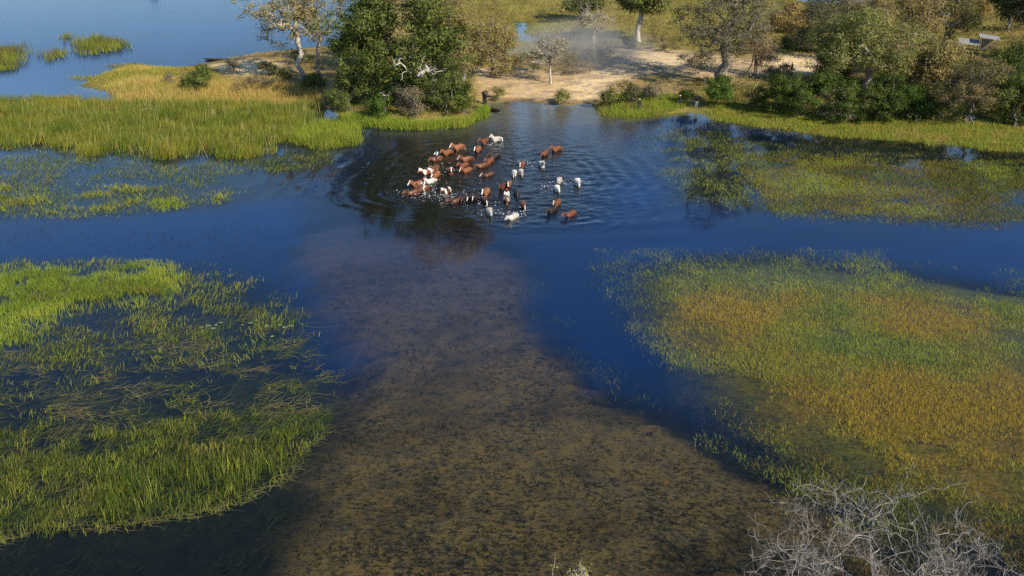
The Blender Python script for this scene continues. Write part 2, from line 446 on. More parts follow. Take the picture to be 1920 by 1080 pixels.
fres = math_node(N, L, 'ADD', math_node(N, L, 'MULTIPLY', math_node(N, L, 'POWER', om, 5.3), .98), .012)
gl = N("BsdfGlossy"); L(math_node(N, L, 'ADD', math_node(N, L, 'MULTIPLY', N("Attribute", attribute_name="breeze").outputs["Fac"], .09), .02), gl.inputs["Roughness"]); L(bp.outputs[0], gl.inputs["Normal"])
tr = N("BsdfTransparent"); tr.inputs[0].default_value = (.80, .86, .80, 1)
df = N("BsdfDiffuse"); df.inputs[0].default_value = (.003, .030, .12, 1)
L(mix_col(N, L, N("Attribute", attribute_name="silt").outputs["Fac"], (.004, .032, .125), (.012, .013, .011)), df.inputs[0])
b1 = N("MixShader"); L(N("Attribute", attribute_name="murk").outputs["Fac"], b1.inputs[0]); L(tr.outputs[0], b1.inputs[1]); L(df.outputs[0], b1.inputs[2])
b2 = N("MixShader"); L(math_node(N, L, 'MULTIPLY', fres, math_node(N, L, 'SUBTRACT', 1.0, math_node(N, L, 'MULTIPLY', N("Attribute", attribute_name="breeze").outputs["Fac"], .35))), b2.inputs[0]); L(b1.outputs[0], b2.inputs[1]); L(gl.outputs[0], b2.inputs[2])
L(b2.outputs[0], out.inputs[0])
tag(link("water", water_me, mat=m), "clear blue flood water with horse wakes and tree reflections", kind="structure")

# ------------------------------------------------------------------ grass and water weed
M_GRASS = leaf_mat("grass_blade", .35)
def scatter(pl, dens, feather=2.0, cut=None, ns=6.0, seed=0, power=1.0):
    """random points in a polygon at dens per square metre, thinned towards the edge and by patchy noise (cut = share left bare)"""
    lo, hi = pl.min(0), pl.max(0)
    n = int(np.prod(hi - lo) * dens)
    rr = np.random.default_rng(100 + seed)
    P = rr.uniform(lo, hi, (n, 2))
    s = sdf(P, pl)
    s = s + (fbm(P[:, 0] / 4, P[:, 1] / 4, seed + 9) - .5) * feather * 2
    keep = sstep(-feather * .3, feather, s) ** power
    if cut is not None:
        q = fbm(P[:, 0] / ns, P[:, 1] / (ns * .8), seed + 3, 4)
        keep = keep * sstep(cut - .10, cut + .10, q)
    return P[(rr.random(n) < keep) & (np.abs(P[:, 0]) < .62 * P[:, 1] + 12)]

def palette(P, cols, seed=0, ns=7.0, jit=.25, rust=None):
    """patchy mixing of the given colours plus a per-blade variation"""
    rr = np.random.default_rng(500 + seed)
    n = len(P)
    q = np.clip((fbm(P[:, 0] / ns, P[:, 1] / ns, seed + 31, 4) - .5) * 1.9 + .5 + rr.normal(0, .12, n), 0, .999) * (len(cols) - 1)
    i = np.floor(q).astype(int); t = (q - i)[:, None]
    cs = np.array(cols, float)
    c = cs[i] * (1 - t) + cs[np.minimum(i + 1, len(cols) - 1)] * t
    if rust is not None:
        c = c * (1 - rust)[:, None] + np.array([.34, .22, .030]) * rust[:, None]
    return c * rr.uniform(1 - jit, 1 + jit, (n, 1)) * rr.uniform(.92, 1.08, (n, 3))

def blades(P, z0, h, wd_, lean, cols, seed=0, segs=1, dirn=None, dspread=3.14):
    """P (n,2) feet, z0 height of the feet, h length, wd_ width, lean 0..1 (1 lies flat)"""
    rr = np.random.default_rng(900 + seed)
    n = len(P)
    h = np.broadcast_to(h, n) * rr.uniform(.6, 1.25, n)
    wdt = np.broadcast_to(wd_, n) * rr.uniform(.7, 1.3, n)
    le = np.clip(np.abs(np.broadcast_to(lean, n) * rr.uniform(.4, 1.6, n)), 0, 1) * (math.pi / 2)
    a = rr.uniform(-dspread, dspread, n) + (0 if dirn is None else dirn)
    ux, uy = np.cos(a), np.sin(a)
    f = rr.uniform(0, 6.283, n)
    sd = np.stack([np.cos(f), np.sin(f), np.zeros(n)], 1) * (wdt / 2)[:, None]
    b0 = np.column_stack([P, np.broadcast_to(z0, n)])
    tip = b0 + np.stack([ux * np.sin(le) * h, uy * np.sin(le) * h, np.cos(le) * h], 1)
    if segs == 1:
        V = np.stack([b0 - sd, b0 + sd, tip], 1).reshape(-1, 3)
        T = np.arange(3 * n).reshape(-1, 3); Qd = None; k = 3
    else:
        mid_ = b0 + np.stack([ux * np.sin(le * .6) * h * .55, uy * np.sin(le * .6) * h * .55, np.cos(le * .6) * h * .55], 1)
        tip = mid_ + (tip - mid_)
        V = np.stack([b0 - sd * .8, b0 + sd * .8, mid_ + sd, mid_ - sd, tip], 1).reshape(-1, 3)
        o = np.arange(n)[:, None] * 5
        Qd = o + np.array([[0, 1, 2, 3]]); T = o + np.array([[3, 2, 4]]); k = 5
    return V, T, Qd, np.repeat(cols, k, 0)

def stems(P, z0, ln, wd_, dirn, dspread, cols, seed=0):
    """limp stems lying along the surface: bent ribbons of four pieces"""
    rr = np.random.default_rng(950 + seed)
    n = len(P)
    L_ = ln * np.exp(rr.normal(0, .5, n)); a = dirn + rr.normal(0, dspread, n); bend = rr.normal(0, .9, n)
    p = np.column_stack([P, np.full(n, z0) + rr.uniform(0, .02, n)])
    ring = []
    for k in range(5):
        s_ = np.stack([-np.sin(a), np.cos(a), np.zeros(n)], 1) * (wd_ * (1 - .18 * k) / 2)
        ring += [p - s_, p + s_]
        p = p + np.stack([np.cos(a), np.sin(a), rr.normal(0, .06, n)], 1) * (L_ / 4)[:, None]
        p[:, 2] = np.clip(p[:, 2], z0 - .03, z0 + .07)
        a = a + bend / 4
    V = np.stack(ring, 1).reshape(-1, 3)
    Qd = np.concatenate([np.arange(n)[:, None] * 10 + np.array([[2 * k, 2 * k + 1, 2 * k + 3, 2 * k + 2]]) for k in range(4)])
    return V, np.zeros((0, 3), int), Qd, np.repeat(cols, 10, 0)

def stuff(name, label, sets, mat=None):
    Vs, Ts, Qs, Cs, n = [], [], [], [], 0
    for V, T, Qd, c in sets:
        if not len(V): continue
        Vs.append(V); Cs.append(c); Ts.append(T + n)
        if Qd is not None: Qs.append(Qd + n)
        n += len(V)
    me = mesh_np(name, np.concatenate(Vs), np.concatenate(Ts), np.concatenate(Qs) if Qs else None, {"col": np.concatenate(Cs)})
    return tag(link(name, me, mat=mat or M_GRASS), label, "grass" if "grass" in name else "reeds" if "reed" in name else "water weed", kind="stuff")

GRN, YGR, LIM = (.10, .155, .022), (.29, .30, .045), (.23, .30, .036)
GLD, ORG, OLV, BRN = (.50, .36, .10), (.27, .16, .022), (.11, .12, .03), (.13, .09, .04)
TEAL = (.045, .075, .03)
def ter(P): return terrain(P)[0]

# dark weed tufts on the bed of the near shallows
Pw = scatter(PLUME, 8.0, 1.5, .46, 1.3, 45)
Pw = Pw[(Pw[:, 1] < 84) & (Pw[:, 1] > 40)]
Pk = np.repeat(Pw, 5, 0) + np.random.default_rng(46).normal(0, .10, (len(Pw) * 5, 2))
stuff("bed_weed", "dark weed tufts growing on the sandy bed of the near shallows",
      [blades(Pk, ter(Pk) - .02, .26, .055, .62, palette(Pk, [(.018, .020, .010), (.035, .032, .014), (.06, .045, .018), (.02, .024, .012)], 45, 2), 45, 1, .4, 1.6)])
# far left reed belt
q = poly((-60, 196), (150, 186), (430, 196), (600, 200), (606, 235), (560, 262), (470, 296), (300, 300), (150, 285), (-60, 268))
P1 = scatter(q, 88, 4, .36, 2.4, 1)
fr_ = sstep(128, 119, P1[:, 1]) * sstep(.62, .42, fbm(P1[:, 0] / 2.5, P1[:, 1] / 3.5, 13, 3))
P1 = P1[np.random.default_rng(14).random(len(P1)) > fr_ * .9]
Ps = scatter(q, 1.6, 2, .4, 3, 15)
q = poly((540, 246), (600, 232), (665, 232), (680, 268), (610, 282), (545, 272))
P2 = scatter(q, 80, 1.5, .3, 3, 2)
q = poly((620, 214), (700, 226), (800, 232), (880, 224), (912, 205), (918, 216), (880, 240), (780, 246), (690, 240), (640, 228))
P3 = scatter(q, 115, 1.0, .28, 1.6, 3)
P123 = np.concatenate([P1, P2, P3])
stuff("reed_bed", "tall yellow green reeds in the water along the far left bank",
      [blades(P1, -.1, .75 + 1.5 * fbm(P1[:, 0] / 2.2, P1[:, 1] / 2.2, 12) ** 1.3, .068, .24, palette(P1, [GRN, YGR, OLV, LIM, (.26, .19, .04), YGR], 1, 3.5, .35), 1, 1, -.4, 1.4),
       blades(Ps, -.1, 2.0, .06, .16, palette(Ps, [(.40, .34, .14), (.50, .42, .2), YGR], 15, 3), 15),
       blades(P2, -.1, 1.3, .07, .2, palette(P2, [LIM, YGR, GRN], 2, 3), 2),
       blades(P3, -.1, 1.25, .07, .22, palette(P3, [GRN, LIM, LIM, YGR], 3, 3), 3)])
# golden dry grass on the spit
q = poly((205, 170), (260, 160), (420, 170), (520, 172), (600, 178), (604, 200), (430, 198), (230, 190))
P1 = scatter(q, 60, 1.5, .2, 4, 5)
q = poly((150, 160), (195, 138), (250, 124), (330, 130), (400, 140), (430, 165), (240, 175))
P2 = scatter(q, 35, 1.5, .25, 4, 6)
q = poly((400, 112), (520, 98), (640, 92), (660, 150), (600, 180), (430, 170))
P3 = scatter(q, 9, 2, .52, 3, 7)
stuff("dry_grass", "golden dry grass on the spit behind the left reed belt",
      [blades(P1, ter(P1), 1.5, .06, .2, palette(P1, [GLD, GLD, (.5, .38, .12), YGR], 5, 4), 5),
       blades(P2, ter(P2), .5, .07, .35, palette(P2, [(.3, .22, .07), YGR, GLD], 6, 4), 6),
       blades(P3, ter(P3), .5, .07, .4, palette(P3, [(.3, .2, .07), GLD, BRN], 7, 4), 7)])
# clumps in the far lake
sets = []
for k, (q, dn, hh) in enumerate([(poly((-60, 98), (30, 84), (58, 92), (60, 118), (40, 132), (-60, 142)), 22, 1.4), (poly((72, 98), (128, 96), (130, 108), (80, 118)), 16, 1.2),
                         (poly((140, 74), (200, 70), (256, 86), (250, 94), (180, 104), (135, 104)), 18, 1.4), (poly((116, 68), (136, 66), (138, 78), (118, 80)), 18, 1.2)]):
    Pk = scatter(q, dn * .9, 3.2, .36, 2.2, 10 + k)
    sets.append(blades(Pk, -.05, hh, .1, .2, palette(Pk, [GRN, YGR, OLV, (.2, .16, .05)], 10 + k, 4), 10 + k))
for k, q in enumerate([poly((195, 120), (250, 118), (285, 124), (240, 132), (200, 130)), poly((120, 142), (190, 140), (240, 150), (180, 156), (130, 150))]):
    Pk = scatter(q, 26, 1.5, None, 3, 16 + k)
    sets.append(blades(Pk, -.02, .35, .09, .4, palette(Pk, [OLV, YGR, (.25, .2, .06)], 16 + k, 4), 16 + k))
Pk = scatter(poly((-100, 25), (120, 20), (260, 40), (240, 62), (100, 66), (-100, 72)), 9, 8, .4, 14, 19)
sets.append(blades(Pk, -.10, .16, .16, .8, palette(Pk, [(.06, .1, .04), OLV, TEAL], 19, 9), 19))
stuff("reed_clumps", "green reed clumps standing in the open lake at upper left", sets)
# sparse floating grass, far left water
q = poly((-60, 270), (150, 284), (300, 298), (470, 298), (600, 285), (640, 290), (600, 320), (480, 330), (440, 380), (250, 400), (120, 410), (-60, 420))
P1 = scatter(q, 26, 3, .46, 5, 20)
P2 = scatter(q, 30, 3, .5, 9, 21)
q = poly((-60, 345), (80, 342), (230, 350), (330, 370), (420, 362), (430, 375), (300, 392), (120, 405), (-60, 415))
P3 = scatter(q, 40, 2, .50, 3, 22)
q = poly((-60, 400), (200, 410), (480, 400), (560, 430), (560, 520), (420, 520), (200, 490), (-60, 480))
P4 = scatter(q, 26, 6, .42, 9, 23)
stuff("floating_grass", "sparse floating grass on the blue water below the left reeds",
      [blades(P1, -.02, .45, .05, .55, palette(P1, [OLV, YGR, GRN, (.25, .2, .08)], 20, 4), 20, 1, .3, 1.6),
       blades(P2, -.16, .7, .06, .95, palette(P2, [TEAL, OLV], 21, 4), 21, 1, .3, .8),
       blades(P3, -.02, .55, .06, .4, palette(P3, [LIM, YGR, OLV], 22, 3), 22),
       blades(P4, -.3, .9, .05, .97, palette(P4, [TEAL, (.05, .06, .03)], 23, 5), 23, 1, .2, .6)])
# near left marsh
q1 = poly((-80, 500), (60, 492), (180, 490), (330, 496), (365, 512), (340, 545), (250, 575), (130, 590), (95, 660), (-80, 672))
P1 = scatter(q1, 115, 3.4, .38, 2.2, 30)
q2 = poly((-80, 490), (200, 486), (380, 500), (520, 535), (600, 640), (500, 640), (300, 660), (100, 700), (-80, 700))
P2 = scatter(q2, 30, 2, .49, 2.6, 31)
P2b = scatter(q2, 18, 2, .46, 3, 32)
q3 = poly((-80, 660), (100, 650), (300, 600), (560, 570), (622, 680), (620, 790), (300, 800), (-80, 800))
P3 = scatter(q3, 16, 1.2, .54, 1.5, 33)
P3b = scatter(q3, 26, 1.2, .48, 2.4, 34)
P3c = scatter(q3, 12, 1.2, .55, 2.2, 41)
q4 = poly((-80, 800), (120, 790), (240, 800), (380, 775), (520, 765), (612, 775), (612, 800), (540, 880), (400, 958), (200, 985), (0, 1005), (-80, 1012))
P4 = scatter(q4, 90, 1.6, .50, 1.6, 35)
P4b = scatter(q4, 40, .9, .3, 2, 36)
q5 = poly((180, 900), (350, 870), (430, 850), (540, 820), (545, 880), (400, 955), (190, 982))
P5 = scatter(q5, 26, .6, .44, 1.4, 37)
q6 = poly((-80, 1005), (200, 990), (420, 958), (560, 880), (600, 900), (560, 1000), (450, 1100), (-80, 1100))
P6 = scatter(q6, 22, 2, .48, 3, 38)
edge = np.concatenate([np.linspace(a_, b_, 60) for a_, b_ in zip(G([-40, 0, 90, 200, 300, 400, 470, 545, 560], [1030, 1012, 985, 990, 975, 958, 930, 885, 850]), G([0, 90, 200, 300, 400, 470, 545, 560, 612], [1012, 985, 990, 975, 958, 930, 885, 850, 805]))])
re_ = np.random.default_rng(48)
edge = edge + re_.normal(0, .26, edge.shape)
stuff("marsh_grass", "dense lime green grass and drifting stems in the near left marsh",
      [blades(P1, -.08, .55, .032, .36, palette(P1, [LIM, YGR, LIM, GRN, (.22, .21, .04)], 30, 4), 30, 2, 1.8, 1.4),
       blades(P2, -.05, .55, .035, .6, palette(P2, [OLV, YGR, GRN, (.20, .17, .06)], 31, 3), 31, 2, .4, 1.4),
       blades(P2b, -.12, .8, .035, .95, palette(P2b, [TEAL, OLV, BRN], 32, 3), 32, 1, .35, .7),
       stems(P3, .012, .85, .03, .35, .55, palette(P3, [YGR, OLV, (.24, .22, .08), (.36, .31, .14), (.22, .16, .07)], 33, 2), 33),
       blades(P3b, -.18, .9, .035, .95, palette(P3b, [TEAL, OLV], 34, 3), 34, 1, .3, .7),
       blades(P3c, -.02, .5, .03, .45, palette(P3c, [GRN, YGR, OLV], 41, 3), 41, 2),
       blades(P4, -.05, .50, .030, .38, palette(P4, [OLV, GRN, YGR, OLV, OLV, GRN, (.2, .15, .05), YGR], 35, 2.0, .35), 35, 2, .4, 2.2),
       blades(P4b, .01, .9, .028, .97, palette(P4b, [OLV, GRN, (.22, .19, .07)], 36, 3), 36, 1, .3, .6),
       blades(P5, -.1, 1.25, .03, .12, palette(P5, [(.06, .09, .015), GRN, OLV, YGR], 37, 1.5, .35), 37, 2),
       stems(edge[::2], .012, .8, .034, .35, .45, palette(edge[::2], [(.20, .17, .06), (.30, .26, .11), OLV], 47, 2), 47),
       blades(edge, -.1, .7, .03, .25, palette(edge, [GRN, YGR, OLV], 49, 2), 49),
       blades(P6, -.35, .9, .035, .96, palette(P6, [(.07, .05, .024), (.05, .055, .018), (.035, .03, .014)], 38, 4), 38, 1, .3, .6)])
# near right marsh
q = poly((1120, 500), (1250, 466), (1450, 466), (1700, 492), (2050, 535), (2250, 900), (1920, 1000), (1650, 930), (1500, 870), (1370, 790), (1270, 700), (1180, 590))
P1 = scatter(q, 215, 11, .24, 5, 50, 1.5)
P2 = scatter(poly((1080, 500), (1300, 470), (1500, 466), (1950, 520), (2050, 560), (1900, 560), (1500, 510), (1300, 520), (1250, 620), (1200, 620)), 24, 2, .42, 5, 51)
P3 = scatter(poly((965, 520), (1060, 540), (1150, 600), (1300, 740), (1420, 850), (1300, 820), (1120, 740), (1030, 650), (990, 590)), 48, 1.6, .50, 2.2, 52)
P4 = scatter(poly((1300, 760), (1480, 820), (1700, 880), (1920, 920), (2100, 900), (2150, 1150), (1600, 1100), (1480, 920)), 80, 2, .44, 3, 53)
out_ = lambda P: P[sdf(P, CHANNEL) + np.random.default_rng(3).normal(0, .5, len(P)) < 0]
P1, P3, P4 = out_(P1), out_(P3), out_(P4)
stuff("meadow_weed", "orange and green water grass meadow covering the near right shallows",
      [blades(P1, -.10, .28, .036, .42, 1.3 * palette(P1, [OLV, YGR, GRN, YGR], 50, 6, .22, orange(P1)), 50),
       blades(P2, -.08, .5, .045, .8, palette(P2, [TEAL, OLV, YGR], 51, 3), 51, 1, 2.5, .9),
       blades(P3, -.10, .4, .035, .7, palette(P3, [OLV, TEAL, (.16, .16, .07)], 52, 3), 52),
       blades(P4, -.12, .5, .04, .8, palette(P4, [BRN, ORG, OLV, (.07, .06, .03)], 53, 3), 53)])
# far right marsh
q = poly((1380, 292), (1600, 286), (1920, 308), (2040, 318), (2040, 432), (1920, 428), (1700, 424), (1560, 412), (1440, 390))
P1 = scatter(q, 120, 8, .26, 6, 60)
P2 = scatter(poly((1200, 250), (1300, 245), (1560, 290), (1700, 420), (1450, 405), (1260, 385), (1220, 320)), 46, 3, .43, 3, 61)
P5 = scatter(poly((1210, 222), (1330, 228), (1550, 256), (1700, 266), (1920, 288), (2050, 300), (2050, 325), (1920, 312), (1600, 292), (1380, 290), (1260, 270)), 20, 1.5, .44, 3, 64)
q = poly((1330, 195), (1420, 208), (1560, 222), (1700, 234), (1920, 246), (2050, 258), (2050, 300), (1920, 288), (1700, 266), (1550, 254), (1420, 240), (1330, 226))
P3 = scatter(q, 110, 1.5, None, 4, 62)
q = poly((1118, 205), (1140, 185), (1200, 185), (1280, 190), (1300, 205), (1240, 216), (1180, 224), (1122, 218))
P4 = scatter(q, 80, 1.0, .2, 3, 63)
stuff("shore_grass", "yellow green marsh grass along the far right shore",
      [blades(P1, -.07, .34, .06, .5, palette(P1, [YGR, OLV, (.22, .16, .035), YGR], 60, 7, .15), 60),
       blades(P2, -.06, .35, .06, .7, palette(P2, [OLV, YGR, TEAL], 61, 4), 61),
       blades(P5, -.06, .32, .06, .7, palette(P5, [OLV, (.13, .10, .03), YGR], 64, 4), 64),
       blades(P3, np.maximum(ter(P3) - .05, -.05), .5, .07, .4, palette(P3, [YGR, (.33, .29, .06), LIM, (.40, .31, .09)], 62, 4), 62),
       blades(P4, np.maximum(ter(P4) - .05, -.05), .8, .07, .3, palette(P4, [YGR, LIM, (.28, .24, .06), OLV], 63, 3), 63)])
# upland meadow behind
q = poly((700, -25), (900, -30), (2200, -30), (2300, 100), (1600, 130), (1440, 110), (1150, 95), (1000, 140), (900, 140), (860, 100))
P1 = scatter(q, 4.2, 4, .34, 6, 70)
q = poly((640, 120), (890, 140), (900, 190), (860, 225), (700, 228), (620, 200))
P2 = scatter(q, 14, 2, .2, 4, 71)
q = poly((1300, 160), (1450, 155), (1600, 160), (2100, 200), (2100, 260), (1600, 240), (1400, 220), (1300, 200))
P3 = scatter(q, 22, 2, .3, 4, 72)
stuff("meadow_grass", "olive and straw grass on the island between the trees",
      [blades(P1, ter(P1), .6, .16, .5, palette(P1, [YGR, (.33, .24, .07), OLV, (.27, .22, .06), LIM], 70, 9), 70),
       blades(P2, ter(P2), .6, .09, .4, palette(P2, [OLV, YGR, GRN], 71, 4), 71),
       blades(P3, ter(P3), .5, .09, .4, palette(P3, [(.3, .23, .08), YGR, OLV, BRN], 72, 4), 72)])

# ------------------------------------------------------------------ trees
def tubes(pls, rads, sides=4):
    """meshes a list of polylines with radii"""
    ns = np.array([len(p) for p in pls])
    P = np.concatenate(pls); r = np.concatenate(rads)
    T = np.concatenate([np.gradient(p, axis=0) for p in pls])
    T /= np.linalg.norm(T, axis=1, keepdims=True) + 1e-9
    up = np.where(np.abs(T[:, 2:3]) > .95, np.array([[1., 0, 0]]), np.array([[0, 0, 1.]]))
    a = np.cross(T, up); a /= np.linalg.norm(a, axis=1, keepdims=True) + 1e-9
    b = np.cross(T, a)
    th = np.arange(sides) * 2 * math.pi / sides
    V = P[:, None] + r[:, None, None] * (np.cos(th)[None, :, None] * a[:, None] + np.sin(th)[None, :, None] * b[:, None])
    last = np.cumsum(ns) - 1
    i = np.setdiff1d(np.arange(len(P)), last)
    k = np.arange(sides)
    F = np.stack([i[:, None] * sides + k, i[:, None] * sides + (k + 1) % sides, (i[:, None] + 1) * sides + (k + 1) % sides, (i[:, None] + 1) * sides + k], -1).reshape(-1, 4)
    return V.reshape(-1, 3), F

def skeleton(rr, trunk, targets, r_tip, crook=.12, nseg=5, pull=.35):
    """joins every target point to the nearest limb already grown; pipe-model radii"""
    br = [np.array(trunk, float)]
    parent = [(-1, 0)]
    nodes = br[0].copy(); owner = [(0, i) for i in range(len(br[0]))]
    top = br[0][-1]
    order = np.argsort(np.linalg.norm(targets - top, axis=1))
    for t in targets[order]:
        d = np.linalg.norm(nodes - t, axis=1) + np.maximum(0, nodes[:, 2] - t[2]) * .7
        k = int(np.argmin(d))
        s = nodes[k]
        ln = np.linalg.norm(t - s)
        u = np.linspace(0, 1, nseg)[:, None]
        c = s + (t - s) * .5 + np.array([0, 0, pull * ln * .4])
        pl_ = (1 - u) ** 2 * s + 2 * u * (1 - u) * c + u ** 2 * t
        pl_[1:-1] += rr.normal(0, crook * ln / nseg * 1.5, (nseg - 2, 3))
        bi = len(br)
        br.append(pl_); parent.append(owner[k])
        nodes = np.concatenate([nodes, pl_[1:]]); owner += [(bi, i) for i in range(1, nseg)]
    w = [np.zeros(len(p)) + 1 for p in br]
    for bi in range(len(br) - 1, 0, -1):
        pb, pi = parent[bi]
        w[pb][:pi + 1] += w[bi][0]
    return br, [r_tip * v ** .48 for v in w], parent

def leaves_mesh(rr, cent, n_each, spread, size, cols, flat=.75, dim=.2):
    n = len(cent) * n_each
    P = np.repeat(cent, n_each, 0) + rr.normal(0, 1, (n, 3)) * np.array([spread, spread, spread * flat])
    cl = np.repeat(rr.random(len(cent)), n_each)
    cs = np.array(cols, float) * 1.3
    q = np.clip(cl + rr.normal(0, .18, n), 0, .999) * (len(cs) - 1)
    i = np.floor(q).astype(int); t = (q - i)[:, None]
    c = (cs[i] * (1 - t) + cs[np.minimum(i + 1, len(cs) - 1)] * t) * rr.uniform(1 - dim, 1 + dim, (n, 1))
    o_ = P - np.repeat(cent, n_each, 0)
    o_ = o_ / (np.linalg.norm(o_, axis=1, keepdims=True) + 1e-6) + (P - cent.mean(0)) / (np.abs(P - cent.mean(0)).max(0) + .1) * .7 + np.array([0, 0, .35]) + rr.normal(0, .33, (n, 3))
    o_ /= np.linalg.norm(o_, axis=1, keepdims=True)
    a = np.cross(o_, rr.normal(0, 1, (n, 3))); a /= np.linalg.norm(a, axis=1, keepdims=True)
    b = np.cross(a, o_)
    s = (size * rr.uniform(.6, 1.4, n))[:, None]
    V = np.stack([P - a * s * .5, P + b * s * .28, P + a * s * .5, P - b * s * .28], 1).reshape(-1, 3)
    return V, np.arange(4 * n).reshape(-1, 4), np.repeat(c, 4, 0)

M_LEAF = leaf_mat("tree_leaf", .38)
M_BARK_PALE = rough_mat("pale_bark", (.30, .26, .21), (.52, .47, .40), 3)
M_BARK_GREY = rough_mat("grey_bark", (.10, .085, .07), (.26, .23, .19), 3)
M_BARK_DARK = rough_mat("dark_bark", (.04, .033, .027), (.10, .085, .068), 3)
M_BARK_DEAD = rough_mat("dead_bark", (.11, .096, .08), (.33, .30, .26), 2.5)

def tree(name, px, py, h, rx, rz, hc, cols, label, cat="tree", group=None, n_t=120, n_each=40, spread=.7, size=.34, trunk_r=None, bark=None, seed=0, lobes=9, lean=(0, 0),
         r_tip=.03, twig=0, twig_len=1.0, twig_up=.35, stems=1, fork=.45, ry=None, off=(0, 0), loc=None, sides=4, crook=.12, lob_r=.42, keep=None):
    rr = np.random.default_rng(3000 + seed)
    gx_, gy_ = G(px, py) if loc is None else loc
    z0 = zat(gx_, gy_)
    for _ in range(3):
        if loc is None: gx_, gy_ = G(px, py, z0); z0 = zat(gx_, gy_)
    ry = ry or rx
    # lobes make the outline uneven
    lc = rr.normal(0, 1, (lobes, 3)); lc /= np.linalg.norm(lc, axis=1, keepdims=True)
    lc *= rr.uniform(.42, .84, (lobes, 1))
    lr = rr.uniform(.7, 1.25, lobes) * lob_r
    k = rr.integers(0, lobes, n_t)
    dv = rr.normal(0, 1, (n_t, 3)); dv /= np.linalg.norm(dv, axis=1, keepdims=True)
    T = lc[k] + dv * (lr[k] * rr.uniform(.3, 1, n_t) ** .6)[:, None]
    T = T * np.array([rx, ry, rz]) + np.array([lean[0] + off[0], lean[1] + off[1], hc])
    T = T[T[:, 2] > .25]
    if keep is not None: T = T[keep(T)]
    th = min(h * fork, hc)
    pls_all, rad_all = [], []
    for s in range(stems):
        sel = T if stems == 1 else T[(np.arange(len(T)) % stems) == s]
        if not len(sel): continue
        b0 = np.array([0, 0, -.3]) + (0 if stems == 1 else np.append(rr.normal(0, .35, 2), 0))
        aim = sel.mean(0) if stems > 1 else np.array([lean[0], lean[1], hc])
        u = np.linspace(0, 1, 6)[:, None]
        e = np.array([aim[0] * .6, aim[1] * .6, th])
        tr_ = b0 * (1 - u) + e * u
        tr_[1:] += rr.normal(0, .02 * h, (5, 3)) * np.array([1, 1, .2])
        br, rd, _ = skeleton(rr, tr_, sel, r_tip, crook)
        if trunk_r:
            f_ = trunk_r / stems ** .5 / rd[0][0]
            for a_ in rd: a_ *= np.maximum(1, f_ * sstep(r_tip * 1.2, rd[0][0], a_)) if f_ > 1 else f_ ** sstep(r_tip * 1.2, rd[0][0] if rd[0][0] > r_tip * 1.3 else r_tip * 2, a_)
            rd[0][0] *= 1.35
        pls_all += br; rad_all += rd
        if twig:
            st = np.concatenate([b[rr.integers(2, len(b), twig)] for b in br[1:]])
            dd = rr.normal(0, 1, (len(st), 3)) + np.array([0, 0, twig_up])
            dd /= np.linalg.norm(dd, axis=1, keepdims=True)
            ln = twig_len * rr.uniform(.4, 1.2, (len(st), 1))
            md = st + dd * ln * .5 + rr.normal(0, .12, (len(st), 3)) * ln
            en = st + dd * ln + rr.normal(0, .15, (len(st), 3)) * ln
            for a_, b_, c_ in zip(st, md, en):
                pls_all.append(np.array([a_, b_, c_])); rad_all.append(np.array([r_tip * .8, r_tip * .6, r_tip * .35]))
    root = link(name, None, loc=(gx_, gy_, z0))
    tag(root, label, cat, group)
    V, F = tubes(pls_all, rad_all, sides)
    link("trunk" if cat == "tree" else "stem", mesh_np("trunk", V, quads=F, smooth=True), root, bark or M_BARK_GREY)
    if n_each:
        V, F, c = leaves_mesh(rr, T, n_each, spread * .8, size, cols)
        link("crown", mesh_np("crown", V, quads=F, attrs={"col": c}), root, M_LEAF)
    return root

DK = [(.026, .042, .010), (.055, .078, .018), (.10, .12, .03), (.15, .16, .045)]
MIDG = [(.022, .04, .010), (.048, .072, .015), (.085, .105, .024)]
BRT = [(.04, .068, .014), (.07, .11, .02), (.11, .15, .03)]
OLIVE = [(.07, .075, .028), (.13, .125, .042), (.20, .18, .06)]
PALE = [(.13, .12, .055), (.24, .21, .09), (.33, .27, .10)]
TAN = [(.13, .105, .04), (.20, .16, .06), (.25, .19, .075)]
GREYB = [(.10, .085, .055), (.17, .14, .085), (.22, .18, .10)]
TG = "trees growing on the island"
tree("pale_tree", 567, 152, 18, 8.4, 6.2, 11.6, PALE, "pale crooked tree with sparse yellowish leaves on the left spit", n_t=170, n_each=40, spread=.6, size=.32, bark=M_BARK_PALE, seed=1, trunk_r=.42, group=TG, off=(-2.2, 0), twig=4, fork=.42)
tree("pale_tree", 603, 150, 17.5, 4.6, 5.6, 11.8, PALE, "slim dark-trunked tree between the pale crooked tree and the dense evergreen", n_t=80, n_each=36, spread=.6, size=.32, bark=M_BARK_GREY, seed=2, trunk_r=.30, group=TG, twig=3, fork=.5)
tree("evergreen_tree", 750, 196, 18, 10.6, 9.6, 9.4, DK, "huge dense dark green evergreen left of the sandy landing", n_t=560, n_each=68, spread=.74, size=.36, bark=M_BARK_DARK, seed=3, trunk_r=.9, group=TG, lobes=40, lob_r=.34, ry=8.5)
tree("brown_tree", 812, 172, 28, 9.4, 6.0, 21.8, [(.24, .17, .05), (.34, .24, .065), (.40, .29, .08)], "very tall brown tree rising behind the dense evergreen out of the top of the view", n_t=240, n_each=70, spread=.75, size=.36, bark=M_BARK_GREY, seed=24, trunk_r=.5, group=TG, fork=.55)
tree("brown_tree", 868, 168, 15, 7.2, 6.6, 6.2, [(.16, .12, .05), (.22, .17, .06), (.19, .18, .05)], "sparse tan brown tree right behind the dense evergreen", n_t=230, n_each=52, spread=.65, size=.3, bark=M_BARK_GREY, seed=4, trunk_r=.35, group=TG, twig=4)
